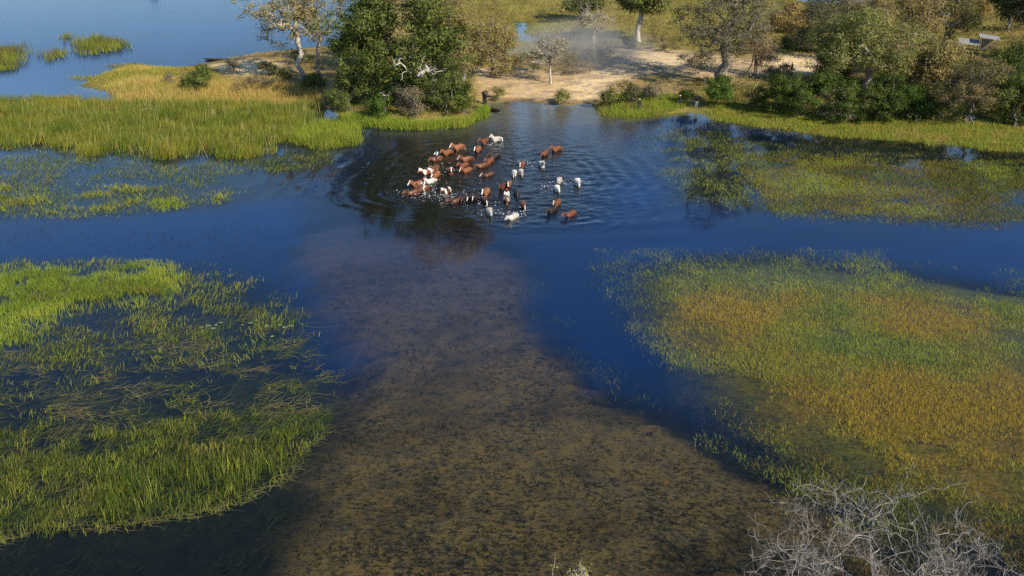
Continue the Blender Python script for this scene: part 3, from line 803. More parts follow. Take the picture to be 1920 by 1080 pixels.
tree("brown_tree", 925, 146, 9, 5.0, 4.2, 3.8, [(.17, .13, .05), (.23, .18, .06), (.2, .18, .05)], "lower straw coloured thicket tree above the left end of the landing", n_t=130, n_each=46, spread=.6, size=.3, bark=M_BARK_GREY, seed=5, trunk_r=.22, group=TG, twig=4, stems=2)
tree("white_stemmed_tree", 1031, 156, 8.5, 3.6, 3.2, 5.4, GREYB, "thin tree with two white stems in drifting dust behind the landing", n_t=80, n_each=22, spread=.5, size=.26, bark=M_BARK_PALE, seed=6, trunk_r=.2, group=TG, stems=2, twig=4, fork=.6)
tree("white_stemmed_tree", 1112, 98, 8.5, 3.8, 2.8, 6, GREYB, "small bare tree with forked white stem behind the dust", n_t=60, n_each=16, spread=.5, size=.26, bark=M_BARK_PALE, seed=7, trunk_r=.2, group=TG, stems=2, twig=5, fork=.55)
tree("shade_tree", 1197, 78, 13, 7.2, 4.0, 9.2, OLIVE + [(.09, .14, .03)], "broad olive tree with clear pale trunk at the top centre", n_t=170, n_each=70, spread=.8, size=.42, bark=M_BARK_PALE, seed=8, trunk_r=.5, group=TG)
tree("bushy_tree", 1088, 40, 9, 5.2, 3.8, 4.4, [(.05, .065, .028), (.09, .10, .04), (.13, .13, .05)], "rounded grey green tree at the top left of the broad olive tree", n_t=120, n_each=60, spread=.8, size=.42, seed=9, trunk_r=.3, group=TG, bark=M_BARK_DARK)
tree("bare_tree", 1355, 158, 21, 9.6, 8.6, 12.2, [(.07, .065, .03), (.12, .11, .05), (.15, .13, .06)], "great half bare grey tree with thick trunk on the sandy bank", n_t=330, n_each=48, spread=.7, size=.30, bark=M_BARK_GREY, seed=10, trunk_r=.85, group=TG, twig=6, twig_len=1.3, r_tip=.04, fork=.4, lobes=14)
tree("bare_tree", 1408, 140, 9, 4.6, 3.6, 4.6, [(.17, .12, .06), (.22, .16, .08)], "low brown thorny thicket right beside the great half bare tree", n_t=120, n_each=34, spread=.6, size=.28, bark=M_BARK_GREY, seed=11, trunk_r=.2, stems=3, group=TG, twig=6)
tree("olive_tree", 1622, 172, 13, 10.0, 5.2, 7.2, [(.085, .10, .028), (.15, .16, .048), (.22, .20, .065)], "spreading pale olive tree with forked trunk on the right bank", n_t=260, n_each=70, spread=.75, size=.30, bark=M_BARK_GREY, seed=12, trunk_r=.5, group=TG, lobes=14)
tree("brown_leaved_tree", 1715, 172, 10, 6.2, 4.2, 5.4, TAN + [(.2, .18, .06)], "tan leaved tree right of the spreading olive tree", n_t=150, n_each=60, spread=.7, size=.34, bark=M_BARK_GREY, seed=13, trunk_r=.32, group=TG)
back = [
 (1535, 100, 11, 7.0, 5.0, [(.05, .055, .03), (.085, .08, .045), (.13, .115, .05)], "dark grey green tree at the left of the right-hand wood"),
 (1645, 92, 12, 6.6, 5.0, TAN, "tan crowned tree behind the spreading olive tree"),
 (1585, 62, 11, 7.4, 4.8, GREYB + [(.16, .12, .06)], "brownish tree at the back of the wood by the far water"),
 (1712, 122, 13, 6.0, 5.4, TAN + [(.28, .2, .08)], "golden brown tree in the middle of the right-hand wood"),
 (1765, 88, 16, 5.6, 6.0, [(.06, .07, .02), (.10, .10, .032), (.17, .14, .05)], "tall olive tree with thin white trunk left of the hut"),
 (1812, 50, 13, 5.6, 5.0, [(.26, .18, .06), (.30, .2, .07), (.16, .13, .05)], "yellow brown tree behind the hut"),
 (1690, 30, 12, 6.5, 4.6, [(.05, .06, .02), (.09, .09, .03), (.2, .13, .05)], "dark olive tree at the top of the right-hand wood"),
 (1760, 20, 12, 6.0, 4.6, [(.2, .12, .04), (.12, .10, .03), (.08, .08, .03)], "rusty olive tree at the top edge of the wood"),
 (1556, 150, 7, 4.0, 3.0, OLIVE, "low olive tree at the right end of the sandy patch"),
 (1672, 140, 9, 5.0, 3.8, [(.17, .14, .05), (.24, .18, .065), (.13, .13, .04)], "straw green tree wedged between the spreading olive and the tan tree"),
 (1752, 160, 7.5, 4.2, 3.2, TAN, "low tan tree below the hut on its left"),
 (1615, 118, 10, 5.4, 4.2, [(.08, .085, .035), (.15, .135, .05), (.2, .15, .06)], "mixed olive brown tree just behind the spreading olive crown"),
 (1892, 60, 11, 5.0, 4.4, [(.05, .06, .025), (.09, .085, .035), (.15, .11, .05)], "dusky tree behind the hut on its right"),
 (1868, 180, 6, 4.2, 2.6, MIDG, "green tree between the hut and the shore hedge"),
 (1905, 175, 8, 4.6, 3.6, [(.03, .045, .012), (.06, .075, .02), (.1, .11, .03)], "dark green tree below the thick leaning trunk"),
 (1475, 60, 7, 4.6, 3.0, [(.2, .15, .06), (.26, .19, .07)], "straw brown tree by the path to the far water"),
 (1500, 92, 5, 3.4, 2.2, DK, "small dark round tree beside the right sandy patch"),
]
for k, (bx, by, h_, rx_, rz_, cl, lb) in enumerate(back):
    tree("woodland_tree", bx, by, h_, rx_ * 1.05, rz_ * 1.2, h_ * .44, cl, lb, n_t=150, n_each=62, spread=.75, size=.32, bark=M_BARK_PALE if k == 4 else M_BARK_GREY, seed=30 + k, trunk_r=.28, group=TG, twig=1)
tree("dark_tree", 1922, 118, 17, 8.5, 6.0, 11.4, [(.022, .03, .014), (.04, .048, .02), (.06, .065, .03)], "large dark tree with thick leaning trunk at the right edge", n_t=230, n_each=60, spread=.85, size=.4, bark=M_BARK_GREY, seed=45, trunk_r=.9, group=TG, twig=3, r_tip=.04)

SG = "shrubs along the river bank"
shr = [
 (371, 172, 4.4, 3.0, 2.3, [(.06, .085, .02), (.11, .13, .035), (.16, .16, .05)], "round pale green shrub on the golden spit", 60, 60),
 (325, 160, 2.2, 2.0, 1.2, GREYB, "low grey twiggy shrub left of the round green shrub", 24, 14),
 (482, 168, 2.6, 2.2, 1.3, GREYB, "grey twiggy shrub at the foot of the pale crooked tree", 26, 16),
 (525, 160, 3.0, 2.2, 1.5, OLIVE, "olive shrub against the pale crooked trunk", 30, 30),
 (440, 132, 1.8, 2.0, 1.0, GREYB, "low brown scrub on the pale ground near the dugout at the left spit", 22, 20),
 (505, 140, 2.4, 1.8, 1.2, [(.10, .10, .03), (.19, .17, .06)], "small yellowish bush on the pale ground of the spit", 22, 30),
 (560, 120, 2.8, 2.6, 1.4, [(.07, .08, .025), (.14, .13, .045)], "olive scrub behind the pale crooked trunk at the lake edge", 30, 34),
 (455, 172, 1.8, 2.4, .9, [(.20, .15, .06), (.16, .13, .05)], "straw coloured tangle among golden grass on the spit", 24, 22),
 (590, 172, 3.6, 2.2, 1.8, DK[1:], "dark bush in the shade at the foot of the slim dark trunk", 36, 44),
 (655, 208, 5.5, 3.2, 2.8, DK[1:], "dark olive shrub at the left foot of the evergreen", 60, 55),
 (712, 226, 3.6, 2.0, 1.8, BRT, "bright leafy shrub on the bank below the evergreen", 34, 46),
 (770, 222, 4.6, 3.4, 2.3, GREYB + [(.07, .06, .03)], "brown twiggy shrub in shade below the evergreen", 50, 22),
 (835, 212, 6.5, 3.6, 3.2, DK, "dark green shrub at the right foot of the evergreen", 70, 55),
 (868, 214, 4.2, 1.8, 2.2, MIDG, "green shrub at the waterside corner of the evergreen", 36, 50),
 (932, 188, 2.2, 1.0, 1.0, [(.16, .16, .04), (.22, .2, .06)], "small yellow green bush beside the driftwood", 16, 30),
 (1000, 136, 3.6, 2.2, 1.8, [(.05, .065, .03), (.11, .10, .05)], "dull green shrub in the dust left of the white stems", 30, 30),
 (965, 134, 3.0, 2.6, 1.4, [(.16, .12, .05), (.22, .17, .07)], "straw coloured low shrub above the left landing", 26, 22),
 (1072, 140, 4.2, 3.4, 2.2, GREYB, "grey leafless thicket in the dust right of the white stems", 50, 14),
 (1130, 118, 3.2, 3.0, 1.5, GREYB, "brown thicket at the left end of the shaded track", 34, 16),
 (1054, 196, 2.6, 1.6, 1.2, [(.10, .11, .03), (.20, .19, .06), (.26, .22, .08)], "isolated yellow green bush at the water edge of the landing", 26, 34),
 (1143, 200, 2.8, 1.9, 1.4, OLIVE, "olive bush at the right corner of the landing", 28, 30),
 (1182, 196, 3.2, 2.4, 1.6, [(.05, .06, .025), (.10, .09, .045)], "dark shrub behind the left standing man", 34, 34),
 (1226, 186, 3.6, 3.6, 1.9, GREYB + [(.15, .15, .05)], "brown thicket between the two standing men", 60, 18),
 (1340, 198, 4.4, 2.7, 2.3, BRT, "vivid green bush in front of the great half bare tree", 50, 70),
 (1290, 196, 2.4, 1.3, 1.3, DK[:2], "small dark bush in the shadow of the vivid green bush", 22, 40),
 (1415, 205, 3.8, 2.4, 2.0, [(.09, .09, .03), (.14, .13, .04)], "dull olive bush right of the vivid green bush", 34, 40),
 (1455, 215, 4.2, 2.6, 2.2, MIDG, "dark leafed bush left in the thick bank hedge", 46, 60),
 (1502, 218, 5.4, 3.4, 2.8, BRT[:2] + MIDG[1:], "large bright green bush in the thick bank hedge", 70, 64),
 (1560, 224, 3.4, 2.6, 1.8, GREYB + [(.08, .10, .03)], "brownish bush among the green ones of the bank hedge", 36, 36),
 (1598, 230, 4.8, 3.2, 2.5, MIDG, "dark green bush below the spreading olive tree", 60, 60),
 (1655, 222, 4.8, 3.6, 2.5, MIDG, "broad green bush below the tan leaved tree", 66, 60),
 (1722, 228, 5.0, 3.4, 2.6, BRT[:2] + MIDG[:1], "fresh green bush in the middle of the right shore hedge", 62, 60),
 (1765, 222, 4.6, 2.6, 2.4, OLIVE, "olive bush left of the brown crowned small tree", 40, 44),
 (1800, 172, 4.2, 4.2, 2.0, [(.10, .11, .03), (.15, .14, .05)], "soft olive thicket below the hut", 70, 44),
 (1815, 234, 8.0, 4.0, 3.6, [(.12, .09, .045), (.17, .13, .06), (.13, .13, .04)], "brown crowned small tree at the right shore", 80, 40),
 (1875, 205, 6.5, 4.2, 3.2, MIDG, "green bush above the dark corner bush at right", 80, 56),
 (1898, 238, 5.2, 2.6, 2.7, DK, "dark green bush at the right end of the shore", 54, 66),
 (1940, 232, 6.5, 3.2, 3.2, MIDG, "tall green bush cut by the right edge of the view", 54, 60),
 (1460, 150, 2.0, 2.0, 1.0, [(.06, .065, .03), (.13, .11, .05)], "low dusky shrub at the near side of the right sandy patch", 22, 30),
 (1300, 128, 3.2, 3.0, 1.6, GREYB + [(.16, .16, .05)], "pale grassy thicket left of the great trunk", 44, 22),
 (1240, 96, 3.0, 3.4, 1.4, [(.13, .13, .05), (.2, .16, .07)], "olive scrub below the broad olive tree", 40, 26),
 (1180, 92, 2.6, 1.6, 1.3, [(.03, .035, .02), (.06, .06, .03)], "dark shrub at the foot of the broad olive tree", 22, 40),
 (1420, 30, 5.0, 5.0, 2.4, [(.2, .15, .06), (.24, .2, .07)], "straw brown scrub to the right of the great bare crown", 60, 26),
 (850, 20, 6.0, 4.5, 2.8, [(.17, .13, .05), (.22, .18, .06)], "tan scrub at the top behind the brown tree", 60, 26),
]
for k, (bx, by, h_, rx_, rz_, cl, lb, nt_, ne_) in enumerate(shr):
    if bx > 1440: h_, rx_, rz_, nt_ = h_ * 1.22, rx_ * 1.2, rz_ * 1.25, nt_ * 1.3      # the bank hedge is thickest here
    tree("shrub", bx, by, h_, rx_, rz_, h_ * .52, cl, lb, cat="shrub", group=SG, n_t=int(nt_ * 1.3), n_each=int(ne_ * 1.4), spread=.42, size=.23, bark=M_BARK_GREY, seed=60 + k, stems=3, fork=.3, lobes=8, twig=3 if ne_ < 26 else 0, twig_len=.8, r_tip=.018, lob_r=.45)

# scrub nobody could count
def undergrowth():
    sets = []
    for k, (q, dn, cols) in enumerate([
        (poly((800, 30), (960, 20), (970, 120), (900, 140), (840, 160)), .22, [(.17, .125, .05), (.24, .185, .065), (.19, .17, .05)]),
        (poly((960, 70), (1130, 60), (1180, 100), (1120, 130), (1080, 145), (990, 140)), .20, GREYB + [(.12, .11, .045)]),
        (poly((1180, 60), (1460, 40), (1480, 110), (1400, 110), (1240, 100)), .12, [(.12, .12, .04), (.19, .15, .06), (.15, .11, .05)]),
        (poly((1250, 130), (1460, 120), (1460, 190), (1320, 190), (1260, 160)), .10, GREYB + [(.19, .17, .055)]),
        (poly((1460, 160), (2000, 150), (2000, 250), (1780, 244), (1480, 225)), .42, [(.05, .08, .018), (.09, .11, .03), (.15, .12, .05)]),
        (poly((1590, 60), (2100, 20), (2100, 190), (1800, 180), (1600, 150)), .20, [(.08, .085, .028), (.16, .12, .05), (.22, .16, .06)]),
        (poly((620, 130), (880, 140), (900, 200), (860, 226), (660, 224)), .30, [(.05, .06, .02), (.10, .085, .04), (.10, .12, .03)]),
        (poly((880, -20), (1500, -30), (1500, 30), (880, 60)), .05, [(.08, .10, .03), (.16, .14, .05), (.24, .2, .07)])]):
        c_ = scatter(q, dn, 2, .40, 7, 80 + k)
        r_ = np.random.default_rng(800 + k)
        T_ = np.column_stack([c_, ter(c_) + r_.uniform(.2, 1.1, len(c_))])
        V, F, cc = leaves_mesh(r_, T_, 42, .55, .27, cols, .7)
        sets.append((V, np.concatenate([F[:, [0, 1, 2]], F[:, [0, 2, 3]]]), None, cc))
    o = stuff("undergrowth", "low tangled scrub between the trees on the island", sets, M_LEAF)
undergrowth()

# drowned tree beyond the top of the view: only its reflection shows
tree("bare_tree", 287, -8, 4.6, 2.2, 2.0, 2.7, [], "dark leafless tree standing in the lake, mirrored at the upper left", n_t=60, n_each=0, bark=M_BARK_DARK, seed=110, trunk_r=.2, twig=8, twig_len=1.4, r_tip=.035, stems=2)
# pale dead snag in front of the evergreen
tree("dead_snag", 812, 196, 9, 5.2, 2.0, 6.6, [], "white dead snag twisting out of the dense evergreen", n_t=26, n_each=0, bark=M_BARK_PALE, seed=111, trunk_r=.42, r_tip=.05, crook=.35, twig=1, fork=.6, off=(-1.8, -3), lean=(0, -4.5))
tree("dead_snag", 722, 218, 3.8, 1.2, 1.0, 3.2, [], "small white dead branch over the bank below the evergreen", n_t=7, n_each=0, bark=M_BARK_PALE, seed=112, trunk_r=.1, r_tip=.035, crook=.3, fork=.7, off=(.5, -.8))

# near dead tree, lower right
DEAD = tree("dead_tree", 0, 0, 8.6, 6.6, 4.6, 3.6, [], "bare grey dead tree with tangled twigs at the lower right", n_t=640, n_each=0, bark=M_BARK_DEAD, seed=120, trunk_r=.20, r_tip=.0092, crook=.22, twig=6, twig_len=.8, fork=.2, loc=(16.9, 36.3), lobes=40, stems=6, sides=4, lob_r=.34, ry=5.6, twig_up=.8)
tree("sapling", 0, 0, 6.4, 1.5, 1.9, 4.7, [(.2, .18, .06), (.34, .30, .10), (.14, .15, .05)], "thin sapling tip with small yellow leaves at the bottom edge", n_t=70, n_each=14, spread=.16, size=.12, bark=M_BARK_PALE, seed=121, trunk_r=.07, r_tip=.009, loc=(2.9, 33.8), fork=.4, twig=3, twig_len=.5, lobes=14)

# ------------------------------------------------------------------ animals and people: skinned skeletons
def skin(name, verts, edges, radii, root=0, sub=1, soft=0):
    """grows one continuous surface round a skeleton and bakes it"""
    me = bpy.data.meshes.new(name + "_bones")
    me.from_pydata(verts, edges, [])
    o = bpy.data.objects.new(name + "_bones", me)
    COL.objects.link(o)
    md = o.modifiers.new("s", 'SKIN')
    md.use_smooth_shade = True
    for i, r in enumerate(radii):
        sv = me.skin_vertices[0].data[i]
        sv.radius = (r, r) if not isinstance(r, tuple) else r
        sv.use_root = i == root
    if soft:
        sm_ = o.modifiers.new("e", 'SUBSURF'); sm_.levels = sm_.render_levels = 1
        sm_ = o.modifiers.new("f", 'SMOOTH'); sm_.factor, sm_.iterations = .5, soft
    sb = o.modifiers.new("d", 'SUBSURF'); sb.levels = sb.render_levels = sub
    dg = bpy.context.evaluated_depsgraph_get()
    ev = o.evaluated_get(dg)
    res = bpy.data.meshes.new_from_object(ev)
    res.name = name
    bpy.data.objects.remove(o, do_unlink=True)
    bpy.data.meshes.remove(me)
    return res

def horse_mesh(pose):
    # x across, -y forward, z up
    nk = {'walk': [(0, -.74, 1.32), (0, -1.0, 1.50), (0, -1.24, 1.66), (0, -1.46, 1.52), (0, -1.70, 1.30)],
          'low': [(0, -.76, 1.25), (0, -1.04, 1.34), (0, -1.30, 1.42), (0, -1.48, 1.22), (0, -1.64, .98)],
          'high': [(0, -.72, 1.36), (0, -.92, 1.62), (0, -1.10, 1.86), (0, -1.32, 1.74), (0, -1.56, 1.55)],
          'swim': [(0, -.76, 1.25), (0, -1.06, 1.36), (0, -1.34, 1.46), (0, -1.58, 1.38), (0, -1.84, 1.26)]}[pose]
    V = [(0, .05, 1.15), (0, .50, 1.22), (0, .76, 1.24), (0, -.42, 1.14)] + nk
    r = [(.36, .37), (.35, .34), (.24, .25), (.25, .33), (.16, .25), (.11, .18), (.10, .14), (.085, .12), (.055, .07)]
    E = [(0, 1), (1, 2), (0, 3), (3, 4), (4, 5), (5, 6), (6, 7), (7, 8)]
    for sx in (-1, 1):
        st = .08 if sx > 0 else -.08
        for top, pts, rs in ((3, [(.17 * sx, -.50, .92), (.15 * sx, -.52 - st, .50), (.15 * sx, -.48 - st * 2, .14), (.15 * sx, -.54 - st * 2, .04)], [.13, .065, .045, .06]),
                             (1, [(.18 * sx, .56, .98), (.16 * sx, .50 + st, .78), (.15 * sx, .74 + st, .50), (.15 * sx, .68 + st * 2, .14), (.15 * sx, .62 + st * 2, .04)], [.18, .12, .065, .045, .06])):
            b = len(V); V += pts; r += [(q, q) for q in rs]
            E += [(top, b)] + [(b + i, b + i + 1) for i in range(len(pts) - 1)]
        pl_ = np.array(nk[2])
        b = len(V); V += [tuple(pl_ + np.array([.07 * sx, .03, .13])), tuple(pl_ + np.array([.08 * sx, .02, .22]))]; r += [(.03, .03), (.012, .012)]
        E += [(6, b), (b, b + 1)]
    V = [(v[0] * 1.08, v[1] * .86, v[2]) for v in V]
    r = [(a_ * 1.13, b_ * 1.1) for a_, b_ in r]
    V.append((0, .84, 1.16)); r.append((.09, .10)); E.append((2, len(V) - 1))
    me = skin("horse_" + pose, V, E, r, sub=1, soft=3)
    return me, np.array(nk) * np.array([1, .86, 1])

COATS = {'chestnut': (.175, .066, .027), 'bay': (.12, .040, .018), 'black': (.030, .020, .016), 'white': (.54, .50, .43), 'pinto': (.15, .05, .02), 'white_dark': (.50, .47, .42),
         'chestnut_blaze': (.19, .072, .028), 'bay_blaze': (.10, .036, .018), 'black_blaze': (.03, .02, .016)}
m, nt, out, N, L = nodes_mat("horse_coat")
p = N("BsdfPrincipled"); p.inputs["Roughness"].default_value = .45; p.inputs["Specular IOR Level"].default_value = .35
rd_ = math_node(N, L, 'ADD', math_node(N, L, 'MULTIPLY', N("ObjectInfo").outputs["Random"], .6), .55)
L(mix_col(N, L, 1.0, N("Attribute", attribute_name="col").outputs["Color"], rd_, 'MULTIPLY'), p.inputs["Base Color"]); L(p.outputs[0], out.inputs[0])
M_COAT = m
def coat(me, nk, name):
    me = me.copy()
    n = len(me.vertices)
    co = np.empty(n * 3, np.float32); me.vertices.foreach_get("co", co); co = co.reshape(-1, 3)
    c = np.tile(np.array(COATS[name]), (n, 1))
    head = np.linalg.norm(co - nk[3], axis=1) < .36
    face = head & (np.abs(co[:, 0]) < .05) & (co[:, 1] < nk[2][1] + .02)
    muzz = np.linalg.norm(co - nk[4], axis=1) < .12
    leg = co[:, 2] < .62
    if 'blaze' in name: c[face | (muzz & (np.abs(co[:, 0]) < .06))] = (.75, .70, .63)
    if name == 'pinto':
        q = vnoise(co[:, 1] * 2.2 + 5, co[:, 2] * 2.2 + co[:, 0] * 1.5, 4) > .55
        c[q] = (.74, .70, .62)
    if name == 'white_dark': c[head & ~face | muzz] = (.10, .07, .055)
    if name in ('bay', 'bay_blaze'): c[leg] *= .3
    if name == 'white': c[muzz] = (.35, .28, .26)
    c *= (1 - .55 * sstep(1.12, .85, co[:, 2] + .25 * (vnoise(co[:, 1] * 3, co[:, 0] * 3, 8) - .5)))[:, None]                            # wet below the belly line
    c *= (.7 + .6 * fbm(co[:, 1] * 4, co[:, 2] * 4, 6))[:, None]
    at = me.attributes.new("col", 'FLOAT_COLOR', 'POINT')
    at.data.foreach_set("color", np.column_stack([c, np.ones(n)]).astype(np.float32).ravel())
    me.materials.clear(); me.materials.append(M_COAT)
    return me

def hair(name, lines, rads, colr):
    V, F = tubes([np.array(l, float) for l in lines], [np.array(q, float) for q in rads], 5)
    me = mesh_np(name, V, quads=F, attrs={"col": np.tile(np.array(colr), (len(V), 1))}, smooth=True)
    me.materials.append(M_COAT)
    return me

poses = {k: horse_mesh(k) for k in ('walk', 'low', 'high', 'swim')}
cache = {}
def horse_parts(ct, ps):
    if (ct, ps) in cache: return cache[ct, ps]
    me, nk = poses[ps]
    body = coat(me, nk, ct)
    hc_ = {'white': (.70, .66, .58), 'white_dark': (.2, .17, .15), 'black': (.015, .012, .01), 'black_blaze': (.015, .012, .01), 'bay': (.02, .015, .012), 'bay_blaze': (.02, .015, .012), 'pinto': (.5, .45, .38)}.get(ct, (.20, .07, .025))
    top = np.array([(0, -.43, 1.46), *[tuple(v + np.array([0, .10, .14])) for v in nk[:3]]])
    lines, rads = [], []
    for i in range(3):
        for t in (0, .33, .66):
            a = top[i] * (1 - t) + top[i + 1] * t
            lines.append([a, a + np.array([.09, .02, -.03]), a + np.array([.15, .04, -.20])]); rads.append([.035, .045, .012])
    mane = hair("mane", lines, rads, hc_)
    tail = hair("tail", [[(0, .80, 1.28), (0, .94, 1.18), (.02, 1.0, .92), (.03, 1.02, .62)]], [[.05, .08, .09, .03]], hc_)
    cache[ct, ps] = (body, mane, tail)
    return cache[ct, ps]

def person_skel(pose):
    """verts, edges, radii of body; index lists for shirt and trousers"""
    if pose == 'ride':
        hip, kn, ft = (.11, 0, .02), (.30, -.34, -.10), (.33, -.22, -.52)
        toe = (.33, -.36, -.56)
        sh, el, hd = (.18, .02, .52), (.26, -.10, .27), (.12, -.38, .20)
    elif pose == 'stride':
        hip, kn, ft, toe = (.10, 0, .92), (.11, -.10, .50), (.11, .02, .08), (.12, -.14, .03)
        sh, el, hd = (.19, 0, 1.42), (.25, .04, 1.14), (.24, -.12, .90)
    else:
        hip, kn, ft, toe = (.10, 0, .92), (.12, -.03, .50), (.13, .02, .08), (.16, -.14, .03)
        sh, el, hd = (.19, 0, 1.42), (.26, .05, 1.14), (.22, -.10, .90)
    zb = hip[2]
    V = [(0, 0, zb + .03), (0, .01, zb + .26), (0, 0, zb + .46), (0, -.01, zb + .58), (0, -.03, zb + .68), (0, -.03, zb + .78)]
    r = [(.15, .11), (.145, .10), (.16, .11), (.055, .055), (.085, .10), (.07, .085)]
    E = [(0, 1), (1, 2), (2, 3), (3, 4), (4, 5)]
    arms, legs = [], []
    for sx in (-1, 1):
        o = -sx if pose == 'stride' else 0
        b = len(V)
        V += [(sh[0] * sx, sh[1], sh[2]), (el[0] * sx, el[1] + o * .08, el[2]), (hd[0] * sx, hd[1] + o * .16, hd[2])]
        r += [(.06, .06), (.045, .045), (.032, .032)]
        E += [(2, b), (b, b + 1), (b + 1, b + 2)]; arms.append((b, b + 1, b + 2))
        b = len(V)
        V += [(hip[0] * sx, hip[1], hip[2] - .04), (kn[0] * sx, kn[1] + o * .18, kn[2]), (ft[0] * sx, ft[1] + o * .28, ft[2]), (toe[0] * sx, toe[1] + o * .28, toe[2])]
        r += [(.10, .10), (.065, .065), (.045, .045), (.04, .03)]
        E += [(0, b), (b, b + 1), (b + 1, b + 2), (b + 2, b + 3)]; legs.append((b, b + 1, b + 2, b + 3))
    return V, E, r, arms, legs

def join_meshes(name, ms):
    Vs, Fs, n = [], [], 0
    for me in ms:
        Vs += [tuple(v.co) for v in me.vertices]
        Fs += [tuple(i + n for i in p_.vertices) for p_ in me.polygons]
        n = len(Vs)
    res = bpy.data.meshes.new(name)
    res.from_pydata(Vs, [], Fs)
    res.polygons.foreach_set("use_smooth", np.full(len(Fs), True))
    return res

def person_meshes(pose):
    V, E, r, arms, legs = person_skel(pose)
    body = skin("person", V, E, r)
    extra = [body]
    for a in arms:                                          # hands: palm and five unequal bent fingers each
        h_, e_ = np.array(V[a[2]]), np.array(V[a[1]])
        d_ = h_ - e_; d_ /= np.linalg.norm(d_)
        s_ = np.cross(d_, (0, 0, 1.)); s_ /= np.linalg.norm(s_) + 1e-9
        n_ = np.cross(s_, d_)
        pls_, rds_ = [np.array([h_ - d_ * .01, h_ + d_ * .05, h_ + d_ * .095])], [np.array([.03, .042, .036])]
        for i, ln in enumerate((.070, .080, .074, .058)):
            b_ = h_ + d_ * .085 + s_ * (i - 1.5) * .019
            pls_.append(np.array([b_, b_ + d_ * ln * .6, b_ + d_ * ln - n_ * .02])); rds_.append(np.array([.010, .009, .006]))
        b_ = h_ + d_ * .03 - s_ * .03
        pls_.append(np.array([b_, b_ - s_ * .03 + d_ * .03, b_ - s_ * .035 + d_ * .065])); rds_.append(np.array([.012, .011, .007]))
        Vh, Fh = tubes(pls_, rds_, 6)
        extra.append(mesh_np("hand", Vh, quads=Fh))
    hv = np.array(V[4])
    for (ox, oy, oz, rr_) in ((0, -.105, -.005, .016), (-.085, 0, 0, .02), (.085, 0, 0, .02), (-.033, -.088, .025, .011), (.033, -.088, .025, .011), (0, -.09, -.045, .018)):
        c_ = hv + np.array([ox, oy, oz])
        Vn, Fn = tubes([np.array([c_ + (0, 0, -rr_), c_, c_ + (0, 0, rr_)])], [np.array([rr_ * .5, rr_, rr_ * .5])], 6)
        extra.append(mesh_np("face", Vn, quads=Fn))
    whole = join_meshes("person", extra)
    g = lambda q, k: (q[0] * k + .012, q[1] * k + .012)
    idx = [0, 1, 2] + [i for a in arms for i in a[:2]] + [a[2] for a in arms]
    Vs = [V[i] for i in idx]
    for j, a in enumerate(arms): Vs[7 + j] = tuple(np.array(V[a[1]]) * .3 + np.array(V[a[2]]) * .7)
    Vs[0] = (V[0][0], V[0][1], V[0][2] - .04)
    shirt = skin("shirt", Vs, [(0, 1), (1, 2), (2, 3), (3, 4), (2, 5), (5, 6), (4, 7), (6, 8)], [g(r[i], 1.08) for i in idx])
    idx = [0] + [i for l in legs for i in l[:3]]
    Vt = [V[i] for i in idx]
    trousers = skin("trousers", Vt, [(0, 1), (1, 2), (2, 3), (0, 4), (4, 5), (5, 6)], [g(r[i], 1.08) for i in idx])
    hz = hv + np.array([0, .01, .06])
    Vc, Fc = tubes([np.array([hz + (0, 0, -.01), hz + (0, 0, .03), hz + (0, 0, .08), hz + (0, 0, .105)])], [np.array([.115, .11, .085, .01])], 12)
    Vb, Fb = tubes([np.array([hz + (0, -.08, .0), hz + (0, -.14, -.005), hz + (0, -.19, -.012)])], [np.array([.06, .05, .02])], 8)
    Vb[:, 2] = hz[2] + (Vb[:, 2] - hz[2]) * .2
    cap = mesh_np("cap", np.concatenate([Vc, Vb]), quads=np.concatenate([Fc, Fb + len(Vc)]), smooth=True)
    return whole, shirt, trousers, cap

def cloth(name, c):
    return rough_mat(name, tuple(v * .8 for v in c), c, 14, .9, .1)
SKIN_M = rough_mat("dark_skin", (.075, .038, .022), (.10, .052, .03), 20, .5, .05)
MATS = {k: cloth(k + "_cloth", c) for k, c in {'white': (.78, .76, .72), 'black': (.02, .02, .024), 'navy': (.03, .04, .07), 'khaki': (.20, .15, .09), 'brown': (.11, .065, .035), 'red': (.45, .05, .035), 'cream': (.70, .62, .48), 'grey': (.22, .24, .27)}.items()}
PM = {k: person_meshes(k) for k in ('ride', 'stand', 'stride')}
def person(pose, loc, rz, shirt, trousers, cap, label, group=None, scale=1.0):
    b, s, t, c_ = [q.copy() for q in PM[pose]]
    o = link("person", b, mat=SKIN_M, loc=loc)
    o.rotation_euler = (0, 0, rz); o.scale = (scale,) * 3
    tag(o, label, "person", group)
    link("shirt", s, o, MATS[shirt]); link("trousers", t, o, MATS[trousers]); link("cap", c_, o, MATS[cap])
    return o

